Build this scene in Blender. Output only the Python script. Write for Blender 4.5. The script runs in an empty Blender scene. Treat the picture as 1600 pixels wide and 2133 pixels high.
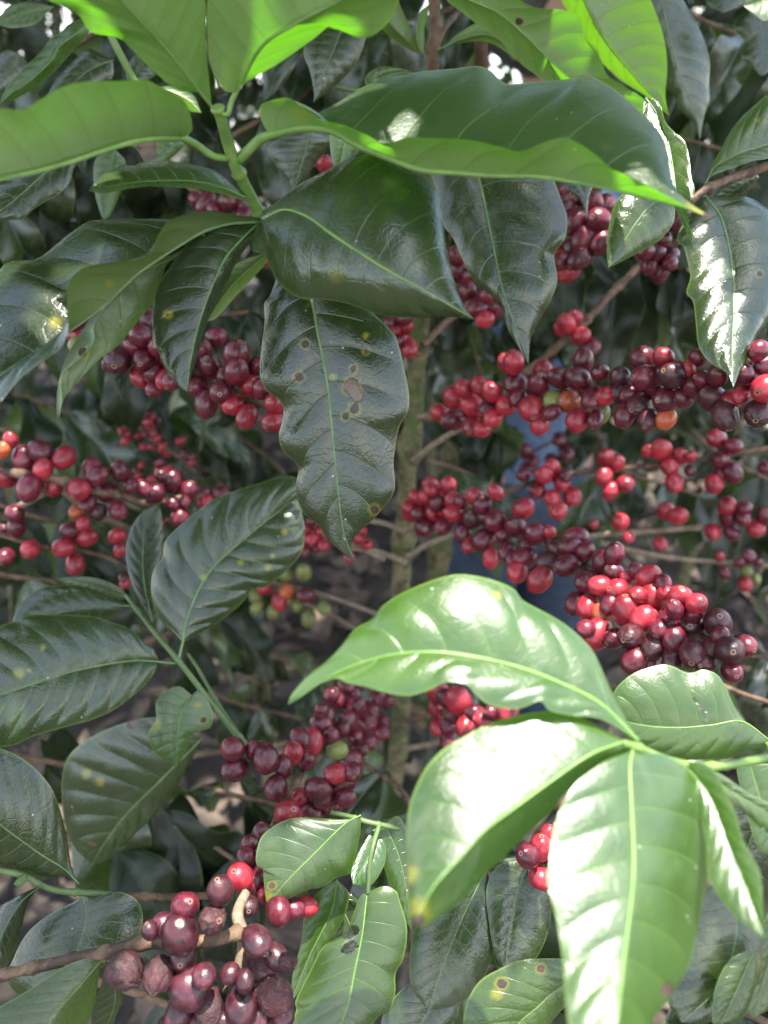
import bpy, bmesh, math, random
from mathutils import Vector, Matrix, Quaternion, noise
R = math.radians
scn = bpy.context.scene
col = scn.collection
rng = random.Random(7)

# ------------------------------------------------------------------ camera
F = 1570.0                     # focal length in photo pixels (1600 px wide)
CAM_Z, PITCH = 1.45, 28.0
cam_d = bpy.data.cameras.new('camera'); cam = bpy.data.objects.new('camera', cam_d); col.objects.link(cam)
cam.location = (0, 0, CAM_Z); cam.rotation_euler = (R(90 - PITCH), 0, 0)
cam_d.sensor_fit = 'HORIZONTAL'; cam_d.sensor_width = 36; cam_d.lens = 36 * F / 1600
cam_d.clip_start = 0.02; cam_d.clip_end = 200
cam_d.dof.use_dof = True; cam_d.dof.focus_distance = 0.335; cam_d.dof.aperture_fstop = 10.2
scn.camera = cam
FW = Vector((0, math.cos(R(PITCH)), -math.sin(R(PITCH)))); UP = Vector((0, math.sin(R(PITCH)), math.cos(R(PITCH)))); RT = Vector((1, 0, 0))
CAM = Vector((0, 0, CAM_Z))
def P(x, y, d): return CAM + RT * ((x - 800) / F * d) - UP * ((y - 1066.5) / F * d) + FW * d
def proj(v):
    w = v - CAM; d = w.dot(FW)
    return 800 + F * w.dot(RT) / d, 1066.5 - F * w.dot(UP) / d, d
SUN = Vector((0.14, 0.06, 0.985)).normalized()

# ------------------------------------------------------------------ objects
def thing(name, label, cat, loc=(0, 0, 0), group=None, kind=None):
    o = bpy.data.objects.new(name, None); col.objects.link(o); o.location = loc
    o.empty_display_size = .02
    o['label'] = label; o['category'] = cat
    if group: o['group'] = group
    if kind: o['kind'] = kind
    return o
def link(name, me, parent=None, mats=()):
    for m in mats: me.materials.append(m)
    o = bpy.data.objects.new(name, me); col.objects.link(o)
    if parent: o.parent = parent
    return o
def root_of(o):
    v = Vector((0, 0, 0))
    while o is not None:
        v = v + o.location; o = o.parent
    return v
def pts(s):
    return [tuple(float(c) for c in q.split(',')) for q in s.split()]
def catmull(p, n):
    """n points evenly spaced along a smooth curve through p (tuples of any length)"""
    q = [Vector(a) for a in p]
    if len(q) == 2: return [q[0].lerp(q[1], i / (n - 1)) for i in range(n)]
    dense = []
    for i in range(len(q) - 1):
        p0 = q[i - 1] if i else q[i] * 2 - q[i + 1]
        p1, p2 = q[i], q[i + 1]
        p3 = q[i + 2] if i + 2 < len(q) else q[i + 1] * 2 - q[i]
        for k in range(12):
            t = k / 12
            dense.append(.5 * ((2 * p1) + (p2 - p0) * t + (2 * p0 - 5 * p1 + 4 * p2 - p3) * t * t + (3 * p1 - p0 - 3 * p2 + p3) * t ** 3))
    dense.append(q[-1])
    acc = [0]
    for a, b in zip(dense, dense[1:]): acc.append(acc[-1] + (b - a).length)
    out = []; j = 0
    for i in range(n):
        s = acc[-1] * i / (n - 1)
        while j < len(acc) - 2 and acc[j + 1] < s: j += 1
        seg = acc[j + 1] - acc[j]
        out.append(dense[j].lerp(dense[j + 1], (s - acc[j]) / seg if seg > 1e-12 else 0))
    return out
def tube_into(bm, path, rad, sides=8, bumps=0, seed=0, mat=0, cap=True):
    """path: list of Vectors, rad: function of t"""
    n = len(path); rings = []; up = None
    for i, p in enumerate(path):
        a = path[max(0, i - 1)]; b = path[min(n - 1, i + 1)]
        d = (b - a).normalized()
        if up is None: up = d.orthogonal().normalized()
        up = (up - d * up.dot(d)).normalized(); sd = d.cross(up)
        r = rad(i / (n - 1)); ring = []
        for k in range(sides):
            th = 2 * math.pi * k / sides
            rr = r
            if bumps: rr = r * (1 + bumps * noise.noise(Vector((p.x * 90 + seed, p.y * 90 + 3 * math.cos(th), p.z * 90 + 3 * math.sin(th)))))
            ring.append(bm.verts.new(p + up * (math.cos(th) * rr) + sd * (math.sin(th) * rr)))
        rings.append(ring)
    for a, b in zip(rings, rings[1:]):
        for k in range(sides):
            f = bm.faces.new((a[k], a[(k + 1) % sides], b[(k + 1) % sides], b[k])); f.smooth = True; f.material_index = mat
    if cap:
        for ring, rev in ((rings[0], True), (rings[-1], False)):
            f = bm.faces.new(ring[::-1] if rev else ring); f.material_index = mat
def to_mesh(bm, name):
    me = bpy.data.meshes.new(name); bm.normal_update(); bm.to_mesh(me); bm.free(); return me

# ------------------------------------------------------------------ materials
def nodes(name):
    m = bpy.data.materials.new(name); m.use_nodes = True
    nt = m.node_tree; nt.nodes.clear()
    def N(t, **k):
        n = nt.nodes.new('ShaderNode' + t)
        for a, b in k.items(): setattr(n, a, b)
        return n
    def L(a, b): nt.links.new(a, b)
    return m, nt, N, L
class G:
    """tiny helper to write node maths"""
    def __init__(s, name):
        s.m, s.nt, s.N, s.L = nodes(name)
    def math(s, op, a, b=None, c=None, clamp=False):
        n = s.N('Math', operation=op, use_clamp=clamp)
        for i, v in enumerate((a, b, c)):
            if v is None: continue
            if isinstance(v, (int, float)): n.inputs[i].default_value = v
            else: s.L(v, n.inputs[i])
        return n.outputs[0]
    def mix(s, f, a, b, mode='MIX'):
        n = s.N('Mix', data_type='RGBA', blend_type=mode); n.clamp_factor = True
        for i, v in ((0, f), (6, a), (7, b)):
            if isinstance(v, (int, float)): n.inputs[i].default_value = v
            elif isinstance(v, tuple): n.inputs[i].default_value = (*v, 1)
            else: s.L(v, n.inputs[i])
        return n.outputs[2]
    def noise(s, vec, scale, detail=3, rough=.5, dist=0, dim='3D'):
        n = s.N('TexNoise', noise_dimensions=dim); n.inputs['Scale'].default_value = scale; n.inputs['Detail'].default_value = detail
        n.inputs['Roughness'].default_value = rough; n.inputs['Distortion'].default_value = dist
        s.L(vec, n.inputs['Vector']); return n.outputs['Fac']
    def vor(s, vec, scale, feat='F1', rnd=1):
        n = s.N('TexVoronoi', feature=feat); n.inputs['Scale'].default_value = scale; n.inputs['Randomness'].default_value = rnd
        s.L(vec, n.inputs['Vector']); return n
    def ramp(s, f, *stops):
        n = s.N('ValToRGB'); e = n.color_ramp.elements
        while len(e) < len(stops): e.new(.5)
        for el, (p, c) in zip(e, stops):
            el.position = p; el.color = (*c, 1) if isinstance(c, tuple) else (c, c, c, 1)
        s.L(f, n.inputs[0]); return n.outputs[0]
    def smooth(s, f, a, b):
        n = s.N('MapRange', interpolation_type='SMOOTHSTEP'); n.inputs[1].default_value = a; n.inputs[2].default_value = b
        s.L(f, n.inputs[0]); return n.outputs[0]

def leaf_material(name, top, under, trans, tf=.32, rough=.30, vein=.5, specks=1.0, bump=.35, spec=.5, ior=1.5):
    g = G(name); N, L = g.N, g.L
    out = N('OutputMaterial')
    tc = N('TexCoord'); uv = N('UVMap'); uv.uv_map = 'UVMap'
    sp = N('SeparateXYZ'); L(uv.outputs[0], sp.inputs[0])
    u = g.math('SUBTRACT', g.math('MULTIPLY', sp.outputs[0], 2.0), 1.0); au = g.math('ABSOLUTE', u)
    ob = tc.outputs['Object']; oi = N('ObjectInfo')
    off = N('VectorMath', operation='ADD'); L(ob, off.inputs[0])
    rv = N('CombineXYZ'); L(g.math('MULTIPLY', oi.outputs['Random'], 13.7), rv.inputs[0]); L(rv.outputs[0], off.inputs[1])
    vec = off.outputs[0]
    # side veins: same law as the pleats of the mesh
    wob = g.math('MULTIPLY', g.math('SUBTRACT', g.noise(vec, 30, 1), .5), .022)
    ph = g.math('MULTIPLY', g.math('SUBTRACT', g.math('ADD', sp.outputs[1], wob), g.math('MULTIPLY', g.math('POWER', au, 1.3), .13)), VEINS)
    sgn = g.math('MULTIPLY', g.math('GREATER_THAN', u, 0.0), .38)
    fr = g.math('FRACT', g.math('ADD', ph, sgn))
    dv = g.math('ABSOLUTE', g.math('SUBTRACT', fr, .5))            # .5 at the vein
    veinm = g.math('MULTIPLY', g.smooth(dv, .462, .497), g.math('SUBTRACT', 1.0, g.smooth(au, .55, .95)))
    net = g.vor(vec, 260, 'DISTANCE_TO_EDGE').outputs['Distance']
    netm = g.math('SUBTRACT', 1.0, g.smooth(net, 0.0, .10))
    mid = g.math('SUBTRACT', 1.0, g.smooth(au, .012, .035))
    vall = g.math('MAXIMUM', g.math('MULTIPLY', veinm, .8), mid)
    n1 = g.noise(vec, 22, 4, .6); n2 = g.noise(vec, 140, 3, .6)
    var = g.math('ADD', g.math('MULTIPLY', n1, .75), g.math('MULTIPLY', n2, .25))
    t_d = tuple(c * .72 for c in top); t_l = (top[0] * 1.55, top[1] * 1.35, top[2] * 1.25)
    ctop = g.mix(g.smooth(var, .3, .7), t_d, t_l)
    hs = N('HueSaturation'); L(ctop, hs.inputs['Color'])
    L(g.math('ADD', g.math('MULTIPLY', oi.outputs['Random'], .5), .76), hs.inputs['Value'])
    L(g.math('ADD', g.math('MULTIPLY', oi.outputs['Random'], .024), .488), hs.inputs['Hue'])
    ctop = hs.outputs[0]
    vc = (top[0] * 2.6 + .03, top[1] * 2.3 + .06, top[2] * 1.6 + .015)
    ctop = g.mix(g.math('MULTIPLY', vall, vein), ctop, vc)
    # yellowing margin
    cun = g.mix(g.smooth(var, .3, .7), tuple(c * .85 for c in under), tuple(c * 1.12 for c in under))
    cun = g.mix(g.math('MULTIPLY', vall, .5), cun, (under[0] * 1.45, under[1] * 1.3, under[2] * 1.2))
    bf = N('NewGeometry').outputs['Backfacing']
    base = g.mix(bf, ctop, cun)
    # thin pale rim and a dusty film with an outline of its own
    rim = g.smooth(au, .955, .985); base = g.mix(g.math('MULTIPLY', rim, .6), base, (top[0] * 3 + .05, top[1] * 2.2 + .08, .03))
    film = g.math('MULTIPLY', g.smooth(g.noise(vec, 16, 6, .7, .6), .52, .66), .16); base = g.mix(film, base, (.30, .31, .25))
    # blemishes kept per vertex: r brown, g yellow halo, b bleached
    at = N('Attribute', attribute_name='spot'); ss = N('SeparateColor'); L(at.outputs['Color'], ss.inputs[0])
    rag = g.math('ADD', .62, g.math('MULTIPLY', g.noise(vec, 420, 3, .7), .76))
    yel = g.math('MULTIPLY', ss.outputs[1], rag, clamp=True); brn = g.smooth(g.math('MULTIPLY', ss.outputs[0], rag), .35, .60)
    pal = g.smooth(g.math('MULTIPLY', ss.outputs[2], rag), .35, .60)
    base = g.mix(g.math('MULTIPLY', g.smooth(yel, .12, .8), .82), base, (.25, .23, .02))
    base = g.mix(brn, base, g.mix(g.smooth(n2, .35, .65), (.028, .013, .010), (.10, .045, .022)))
    base = g.mix(pal, base, g.mix(g.smooth(n2, .3, .7), (.09, .052, .032), (.20, .135, .09)))
    # dust specks
    v = g.vor(vec, 190); dsp = g.math('LESS_THAN', v.outputs['Distance'], .085)
    sc = N('SeparateColor'); L(v.outputs['Color'], sc.inputs[0])
    dsp = g.math('MULTIPLY', dsp, g.math('GREATER_THAN', sc.outputs[0], 1 - .16 * specks))
    base = g.mix(g.math('MULTIPLY', dsp, .8), base, (.55, .55, .45))
    # fungus freckles
    v2 = g.vor(vec, 38); sc2 = N('SeparateColor'); L(v2.outputs['Color'], sc2.inputs[0])
    fk = g.math('MULTIPLY', g.math('SUBTRACT', 1.0, g.smooth(v2.outputs['Distance'], .05, .20)), g.math('GREATER_THAN', sc2.outputs[1], .91))
    base = g.mix(g.math('MULTIPLY', fk, .7), base, (.22, .20, .03))
    pr = N('BsdfPrincipled'); L(base, pr.inputs['Base Color'])
    rg = g.math('ADD', g.math('MULTIPLY', g.math('SUBTRACT', g.noise(vec, 60, 4, .65), .5), .34), rough)
    rg = g.math('ADD', g.math('ADD', rg, g.math('MULTIPLY', film, .9)), g.math('MULTIPLY', bf, .18))
    rg = g.math('ADD', rg, g.math('MULTIPLY', g.math('MAXIMUM', brn, pal), .35), clamp=True)
    L(rg, pr.inputs['Roughness']); pr.inputs['Specular IOR Level'].default_value = spec; pr.inputs['IOR'].default_value = ior
    h = g.math('ADD', g.math('MULTIPLY', g.noise(vec, 330, 3, .55, 1.2), .55), g.math('MULTIPLY', netm, -.15))
    h = g.math('ADD', h, g.math('MULTIPLY', veinm, -.7))
    h = g.math('ADD', h, g.math('MULTIPLY', g.math('MAXIMUM', brn, pal), -.8))
    bp = N('Bump'); bp.inputs['Strength'].default_value = bump; bp.inputs['Distance'].default_value = .0008
    L(h, bp.inputs['Height']); L(bp.outputs[0], pr.inputs['Normal'])
    tr = N('BsdfTranslucent')
    tcol = g.mix(g.math('MULTIPLY', g.math('MAXIMUM', g.smooth(dv, .43, .49), mid), .75), trans, tuple(c * .5 for c in trans)); tcol = g.mix(g.math('MULTIPLY', netm, .30), tcol, tuple(c * .6 for c in trans))
    tcol = g.mix(g.math('MULTIPLY', g.smooth(var, .35, .7), .35), tcol, tuple(c * .6 for c in trans))
    tcol = g.mix(g.math('MAXIMUM', brn, pal), tcol, (.08, .03, .01))
    L(tcol, tr.inputs['Color'])
    mx = N('MixShader'); mx.inputs[0].default_value = tf; L(pr.outputs[0], mx.inputs[1]); L(tr.outputs[0], mx.inputs[2])
    L(mx.outputs[0], out.inputs['Surface'])
    return g.m
VEINS = 9.0
def plain(name, c1, c2, scale=60, rough=.5, bump=.2, c3=None, dist=.002, detail=4, spec=.5, stretch=None):
    g = G(name); N, L = g.N, g.L
    out = N('OutputMaterial'); tc = N('TexCoord'); vec = tc.outputs['Object']
    if stretch:
        mp = N('Mapping'); mp.inputs['Scale'].default_value = stretch; L(vec, mp.inputs[0]); vec = mp.outputs[0]
    n = g.noise(vec, scale, detail, .6); c = g.mix(g.smooth(n, .32, .68), c1, c2)
    if c3:
        m = g.noise(vec, scale * .45, 3, .6); c = g.mix(g.smooth(m, .50, .62), c, c3)
    pr = N('BsdfPrincipled'); L(c, pr.inputs['Base Color']); pr.inputs['Roughness'].default_value = rough; pr.inputs['Specular IOR Level'].default_value = spec
    bp = N('Bump'); bp.inputs['Strength'].default_value = bump; bp.inputs['Distance'].default_value = dist
    L(g.noise(vec, scale * 2.2, 4, .65), bp.inputs['Height']); L(bp.outputs[0], pr.inputs['Normal'])
    L(pr.outputs[0], out.inputs['Surface']); return g.m
def cherry_material(name, c_dark, c_lite, rough=.28, wrinkle=0., blotch=None, coat=.2):
    g = G(name); N, L = g.N, g.L
    out = N('OutputMaterial'); tc = N('TexCoord'); oi = N('ObjectInfo'); ob = tc.outputs['Object']
    off = N('VectorMath', operation='ADD'); L(ob, off.inputs[0])
    rv = N('CombineXYZ'); L(g.math('MULTIPLY', oi.outputs['Random'], 57.0), rv.inputs[0]); L(rv.outputs[0], off.inputs[1]); vec = off.outputs[0]
    n = g.noise(vec, 1.1, 3, .55); n2 = g.noise(vec, 9, 3, .6)
    f = g.smooth(g.math('ADD', g.math('MULTIPLY', n, .8), g.math('MULTIPLY', n2, .2)), .33, .67)
    c = g.mix(f, c_dark, c_lite)
    if blotch: c = g.mix(g.smooth(g.noise(vec, 1.6, 4, .6), .52, .62), c, blotch)
    hs = N('HueSaturation'); L(c, hs.inputs['Color']); L(g.math('ADD', g.math('MULTIPLY', oi.outputs['Random'], .55), .72), hs.inputs['Value']); c = hs.outputs[0]
    bloom = g.math('MULTIPLY', g.smooth(g.noise(vec, 2.3, 5, .65, .4), .45, .75), .11); c = g.mix(bloom, c, (.24, .15, .16))
    # the pale dots and the scar ring at the tip (+z)
    v = g.vor(vec, 11); c = g.mix(g.math('MULTIPLY', g.math('SUBTRACT', 1.0, g.smooth(v.outputs['Distance'], .06, .16)), .22), c, (.42, .22, .16))
    s = N('SeparateXYZ'); L(ob, s.inputs[0])
    rr = g.math('SQRT', g.math('ADD', g.math('MULTIPLY', s.outputs[0], s.outputs[0]), g.math('MULTIPLY', s.outputs[1], s.outputs[1])))
    front = g.math('GREATER_THAN', s.outputs[2], 0.3)
    ring = g.math('MULTIPLY', g.math('MULTIPLY', g.smooth(rr, .10, .13), g.math('SUBTRACT', 1.0, g.smooth(rr, .17, .22))), front)
    core = g.math('MULTIPLY', g.math('SUBTRACT', 1.0, g.smooth(rr, .07, .12)), front)
    c = g.mix(g.math('MULTIPLY', ring, .75), c, (.34, .20, .12)); c = g.mix(g.math('MULTIPLY', core, .8), c, (.05, .02, .015))
    pr = N('BsdfPrincipled'); L(c, pr.inputs['Base Color'])
    L(g.math('ADD', g.math('ADD', rough + .05, bloom), g.math('MULTIPLY', g.math('SUBTRACT', n2, .5), .3), clamp=True), pr.inputs['Roughness'])
    pr.inputs['Coat Weight'].default_value = coat; pr.inputs['Coat Roughness'].default_value = .12
    bp = N('Bump'); bp.inputs['Strength'].default_value = .12 + wrinkle; bp.inputs['Distance'].default_value = .0012
    hh = g.noise(vec, 7 if not wrinkle else 4.5, 4, .6, 0 if not wrinkle else 1.5)
    L(g.math('ADD', hh, g.math('MULTIPLY', ring, .3)), bp.inputs['Height']); L(bp.outputs[0], pr.inputs['Normal'])
    L(pr.outputs[0], out.inputs['Surface']); return g.m

M = {}
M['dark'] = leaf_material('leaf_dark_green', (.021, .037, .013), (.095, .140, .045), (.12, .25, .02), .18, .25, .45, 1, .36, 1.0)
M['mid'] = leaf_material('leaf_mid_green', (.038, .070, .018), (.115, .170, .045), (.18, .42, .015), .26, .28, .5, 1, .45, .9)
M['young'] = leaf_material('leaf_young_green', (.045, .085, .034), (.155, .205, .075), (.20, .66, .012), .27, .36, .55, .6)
M['lit'] = leaf_material('leaf_sunlit_green', (.036, .086, .013), (.12, .19, .045), (.20, .52, .012), .28, .36, .6, 1.2, .3, 1.0, 1.58)  # lighter leaf copy: colour and gloss raised to carry the sun glare
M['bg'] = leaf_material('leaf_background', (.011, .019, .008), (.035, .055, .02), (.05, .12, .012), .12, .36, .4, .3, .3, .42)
M['rib'] = plain('midrib_green', (.13, .24, .05), (.19, .31, .075), 120, .4, .1)
M['ribdark'] = plain('midrib_pale', (.10, .18, .06), (.16, .25, .09), 120, .4, .1)
M['shoot'] = plain('green_shoot_skin', (.10, .19, .04), (.17, .27, .06), 90, .42, .15)
M['shoot2'] = plain('green_stem_skin', (.075, .125, .04), (.12, .18, .06), 90, .5, .15)
M['twig'] = plain('brown_twig_bark', (.105, .058, .032), (.20, .125, .075), 160, .7, .5, (.065, .040, .027), stretch=(1, 1, 1))
M['palewood'] = plain('pale_twig_bark', (.15, .112, .072), (.27, .205, .14), 140, .75, .4)
M['trunk'] = plain('mossy_trunk_bark', (.060, .052, .028), (.21, .18, .09), 85, .9, 1.0, (.085, .115, .03), dist=.005)
CH = {
 'd': cherry_material('cherry_maroon', (.060, .0055, .013), (.145, .011, .026), .25),
 'r': cherry_material('cherry_red', (.20, .009, .022), (.40, .024, .038), .27),
 'o': cherry_material('cherry_orange', (.36, .05, .018), (.44, .11, .03), .30),
 'g': cherry_material('cherry_green', (.11, .14, .03), (.20, .20, .05), .34),
 'k': cherry_material('cherry_blackish', (.026, .007, .011), (.080, .011, .018), .32, .14),
 'm': cherry_material('cherry_purple_brown', (.030, .007, .012), (.085, .013, .024), .27, .05, (.022, .010, .012)),
 'z': cherry_material('cherry_dried_dark', (.020, .008, .009), (.065, .014, .018), .48, .5, (.045, .022, .022), 0),
 's': cherry_material('cherry_shrivelled', (.035, .011, .014), (.11, .026, .030), .46, .7, (.13, .07, .06), 0),
}

# ------------------------------------------------------------------ leaves
def pleat(t, u, amp, w):
    au = abs(u)
    ph = (t - .13 * au ** 1.3) * VEINS + (.38 if u > 0 else 0)
    return amp * abs(math.sin(math.pi * ph)) ** .7 * (au ** .6) * (1 - au ** 4) * min(1, 6 * t, 5 * (1 - t) + .1)
def grid_mesh(name, A, Mi, B, nu, amp, cup, wav, seed, flip=False, spots=(), holes=(), pix=None):
    nt = len(Mi); us = [-1 + j / nu for j in range(nu)] + [j / nu for j in range(nu + 1)]
    base = [[(Mi[i].lerp(A[i], -u) if u < 0 else Mi[i].lerp(B[i], u)) for u in us] for i in range(nt)]
    W = len(us); sg = -1 if flip else 1
    size = sum((b - a).length for a, b in zip(Mi, Mi[1:]))
    verts = []
    for i in range(nt):
        for j in range(W):
            a = base[max(0, i - 1)][j]; b = base[min(nt - 1, i + 1)][j]
            jm, jp = max(0, j - 1), min(W - 1, j + 1)
            if j == nu: tu = (base[i][jp] - base[i][jm])
            else: tu = base[i][jp] - base[i][jm]
            n = tu.cross(b - a)
            n = n.normalized() * sg if n.length > 1e-12 else Vector((0, 0, 0))
            t = i / (nt - 1); u = us[j]; au = abs(u)
            half = (A[i] - Mi[i]).length if u < 0 else (B[i] - Mi[i]).length
            h = pleat(t, u, 1.7 * amp * size, 0) + cup * half * au * (1 - au) * 4 * .25
            h += wav * size * noise.noise(Vector((t * 5 + seed, u * 1.6, seed * .7))) * au
            verts.append(base[i][j] + n * h)
    faces = []; drop = set()
    for i in range(nt - 1):
        for j in range(W - 1):
            q = (i * W + j, i * W + j + 1, (i + 1) * W + j + 1, (i + 1) * W + j)
            if holes:
                c = sum((verts[k] for k in q), Vector()) / 4; x, y, _ = proj(c + pix)
                if any(((x - hx) * math.cos(ha) + (y - hy) * math.sin(ha)) ** 2 / ra ** 2 + (-(x - hx) * math.sin(ha) + (y - hy) * math.cos(ha)) ** 2 / rb ** 2 < 1 + .5 * noise.noise(Vector((x * .12, y * .12, 0))) for hx, hy, ra, rb, ha in holes): continue
            faces.append(q if not flip else q[::-1])
    me = bpy.data.meshes.new(name); me.from_pydata([v[:] for v in verts], [], faces)
    uvl = me.uv_layers.new(name='UVMap')
    for lp in me.loops:
        k = lp.vertex_index; uvl.data[lp.index].uv = (us[k % W] * .5 + .5, (k // W) / (nt - 1))
    for p in me.polygons: p.use_smooth = True
    if spots:
        ca = me.color_attributes.new('spot', 'FLOAT_COLOR', 'POINT')
        for k, v in enumerate(verts):
            x, y, _ = proj(v + pix); b = g = p = 0.
            for sx, sy, sr, kd in spots:
                q = math.hypot(x - sx, y - sy) / sr + .35 * noise.noise(Vector((x * .11, y * .11, sx)))
                if 'b' in kd: b = max(b, min(1, max(0, 1.5 - q)))
                if 'p' in kd: p = max(p, min(1, max(0, 1.5 - q))); b = max(b, min(1, max(0, 1.5 - q * .85)))
                if 'y' in kd: g = max(g, max(0, 1 - q / 2.5))
                if 'e' in kd: g = max(g, max(0, 1 - q / 1.2))
            ca.data[k].color = (b, g, p, 1)
    return me
LEAVES = []
def leaf(parent, mi, a, b, do=(0, 0), side='t', mat='dark', pet=None, amp=.006, cup=.35, wav=.008, spots=(), holes=(), label=None, rib=None, nt=None, nu=None, ribr=.00055):
    """traced leaf: midrib mi 'x,y,d ..', margins a and b 'x,y ..' (pixels of the photo at their own distance), side = which face half a shows"""
    mp = pts(mi); ds = [q[2] if len(q) > 2 else None for q in mp]
    kn = [i for i, d in enumerate(ds) if d is not None]
    for i in range(len(ds)):
        if ds[i] is None:
            lo = max(k for k in kn if k < i) if any(k < i for k in kn) else kn[0]; hi = min([k for k in kn if k > i] or [kn[-1]])
            ds[i] = ds[lo] if hi == lo else ds[lo] + (ds[hi] - ds[lo]) * (i - lo) / (hi - lo)
    hd = bool(spots or holes); nt = nt or (130 if hd else 56); nu = nu or (30 if hd else 12)
    mid = catmull([(q[0], q[1], d * 1000) for q, d in zip(mp, ds)], nt)
    aa = catmull([mp[0][:2]] + [q[:2] for q in pts(a)] + [mp[-1][:2]], nt); bb = catmull([mp[0][:2]] + [q[:2] for q in pts(b)] + [mp[-1][:2]], nt)
    ro = root_of(parent); w = lambda t: math.sin(math.pi * min(1, max(0, t))) ** .7
    Mi = [P(v[0], v[1], v[2] / 1000) - ro for v in mid]
    A = [P(v[0], v[1], mid[i][2] / 1000 + do[0] * w(i / (nt - 1))) - ro for i, v in enumerate(aa)]
    B = [P(v[0], v[1], mid[i][2] / 1000 + do[1] * w(i / (nt - 1))) - ro for i, v in enumerate(bb)]
    # winding of half a in the picture decides which way the upper face looks
    poly = [(v[0], v[1]) for v in mid] + [(v[0], v[1]) for v in aa[::-1]]
    ar = sum(p[0] * q[1] - q[0] * p[1] for p, q in zip(poly, poly[1:] + poly[:1]))
    flip = (ar > 0) == (side == 't')
    k = len(LEAVES)
    me = grid_mesh('leaf', A, Mi, B, nu, amp, cup, wav, k * 1.37, flip, spots, holes, ro)
    o = link('leaf', me, parent, [M[mat]])
    if label: o['label'] = label
    bm = bmesh.new()
    path = Mi[::2] if hd else Mi
    nrm = 0.0004
    if pet:
        pp = [Vector(v) for v in catmull([(q[0], q[1], q[2] * 1000) for q in pts(pet)] + [(mp[0][0], mp[0][1], ds[0] * 1000)], 8)]
        path = [P(v[0], v[1], v[2] / 1000) - ro for v in pp][:-1] + path
        np_ = 7
    else: np_ = 0
    L_ = sum((q - p).length for p, q in zip(Mi, Mi[1:])); rb = ribr * min(1.25, L_ / .11)
    n = len(path); tube_into(bm, path[:-1], lambda t: (rb * 1.5 if t * (n - 1) < np_ else rb * (1.25 - 1.05 * (t * (n - 1) - np_) / (n - np_))), 6)
    link('midrib', to_mesh(bm, 'midrib'), o, [M[rib or ('rib' if mat in ('young', 'lit') else 'ribdark')]])
    LEAVES.append(o); return o
def proto(seed, length=.125, width=.05, droop=.5, fold=.25, wave=.012, nt=30, nu=8):
    r = random.Random(seed); Mi = []; A = []; B = []
    pos = Vector((0, 0, 0)); ang = .15; tw = r.uniform(-.3, .3)
    for i in range(nt):
        t = i / (nt - 1)
        Mi.append(pos.copy())
        hw = width / 2 * (math.sin(math.pi * t ** .85) ** .85) * (1 - .25 * t) * (1 if t < .82 else 1 - .45 * ((t - .82) / .18)) * 1.12 if 0 < t < 1 else 0
        c, s = math.cos(-ang), math.sin(-ang); nrm = Vector((0, -s, c)); sd = Vector((1, 0, 0))
        wl = wave * math.sin(t * 13 + seed) * (t * (1 - t) * 4); wr = wave * math.sin(t * 12 + 2.1 * seed + 1) * (t * (1 - t) * 4)
        f = fold + tw * (t - .5)
        A.append(pos - sd * hw * math.cos(f) * (1 + .06 * math.sin(t * 15 + seed)) + nrm * (hw * math.sin(f) + wl))
        B.append(pos + sd * hw * math.cos(f) * (1 + .06 * math.sin(t * 14 + 2 * seed)) + nrm * (hw * math.sin(f) + wr))
        pos = pos + Vector((0, math.cos(-ang), math.sin(-ang))) * (length / (nt - 1)); ang += droop / nt * 2.0
    return grid_mesh('leaf_blade', A, Mi, B, nu, .006, .3, .01, seed * 2.1, False)

# ------------------------------------------------------------------ cherries
def cherry_mesh(seed, shrivel=0.):
    bm = bmesh.new(); bmesh.ops.create_uvsphere(bm, u_segments=24 if not shrivel else 40, v_segments=16 if not shrivel else 28, radius=1)
    r = random.Random(seed); ax = 1 + r.uniform(-.05, .05); ln = 1.10 + r.uniform(-.06, .08)
    for v in bm.verts:
        p = v.co.copy(); d = p.normalized(); k = 1 + .035 * noise.noise(d * 1.7 + Vector((seed, 0, 0)))
        rr = math.hypot(d.x, d.y)
        if d.z > 0: k -= .06 * math.exp(-(rr / .16) ** 2); k += .025 * math.exp(-((rr - .2) / .06) ** 2)
        else: k -= .10 * math.exp(-(rr / .25) ** 2)
        if shrivel:
            th = math.atan2(d.y, d.x)
            k -= shrivel * (.5 + .5 * math.sin(th * 7 + 4 * noise.noise(d * 2 + Vector((0, seed, 0))))) * .10 * (1 - .5 * abs(d.z)) + shrivel * .13 * max(0, noise.noise(d * 2.6 + Vector((seed, seed, 0))))
            k += shrivel * .05 * noise.noise(d * 7 + Vector((seed, 0, 0)))
        v.co = Vector((d.x * ax, d.y / ax, d.z * ln)) * k
    for f in bm.faces: f.smooth = True
    return to_mesh(bm, 'cherry_skin')
CM = [cherry_mesh(s) for s in range(5)]; CS = [cherry_mesh(20 + s, .55 + .18 * s) for s in range(3)]
for me in CM + CS: me.materials.append(CH['d'])
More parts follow.
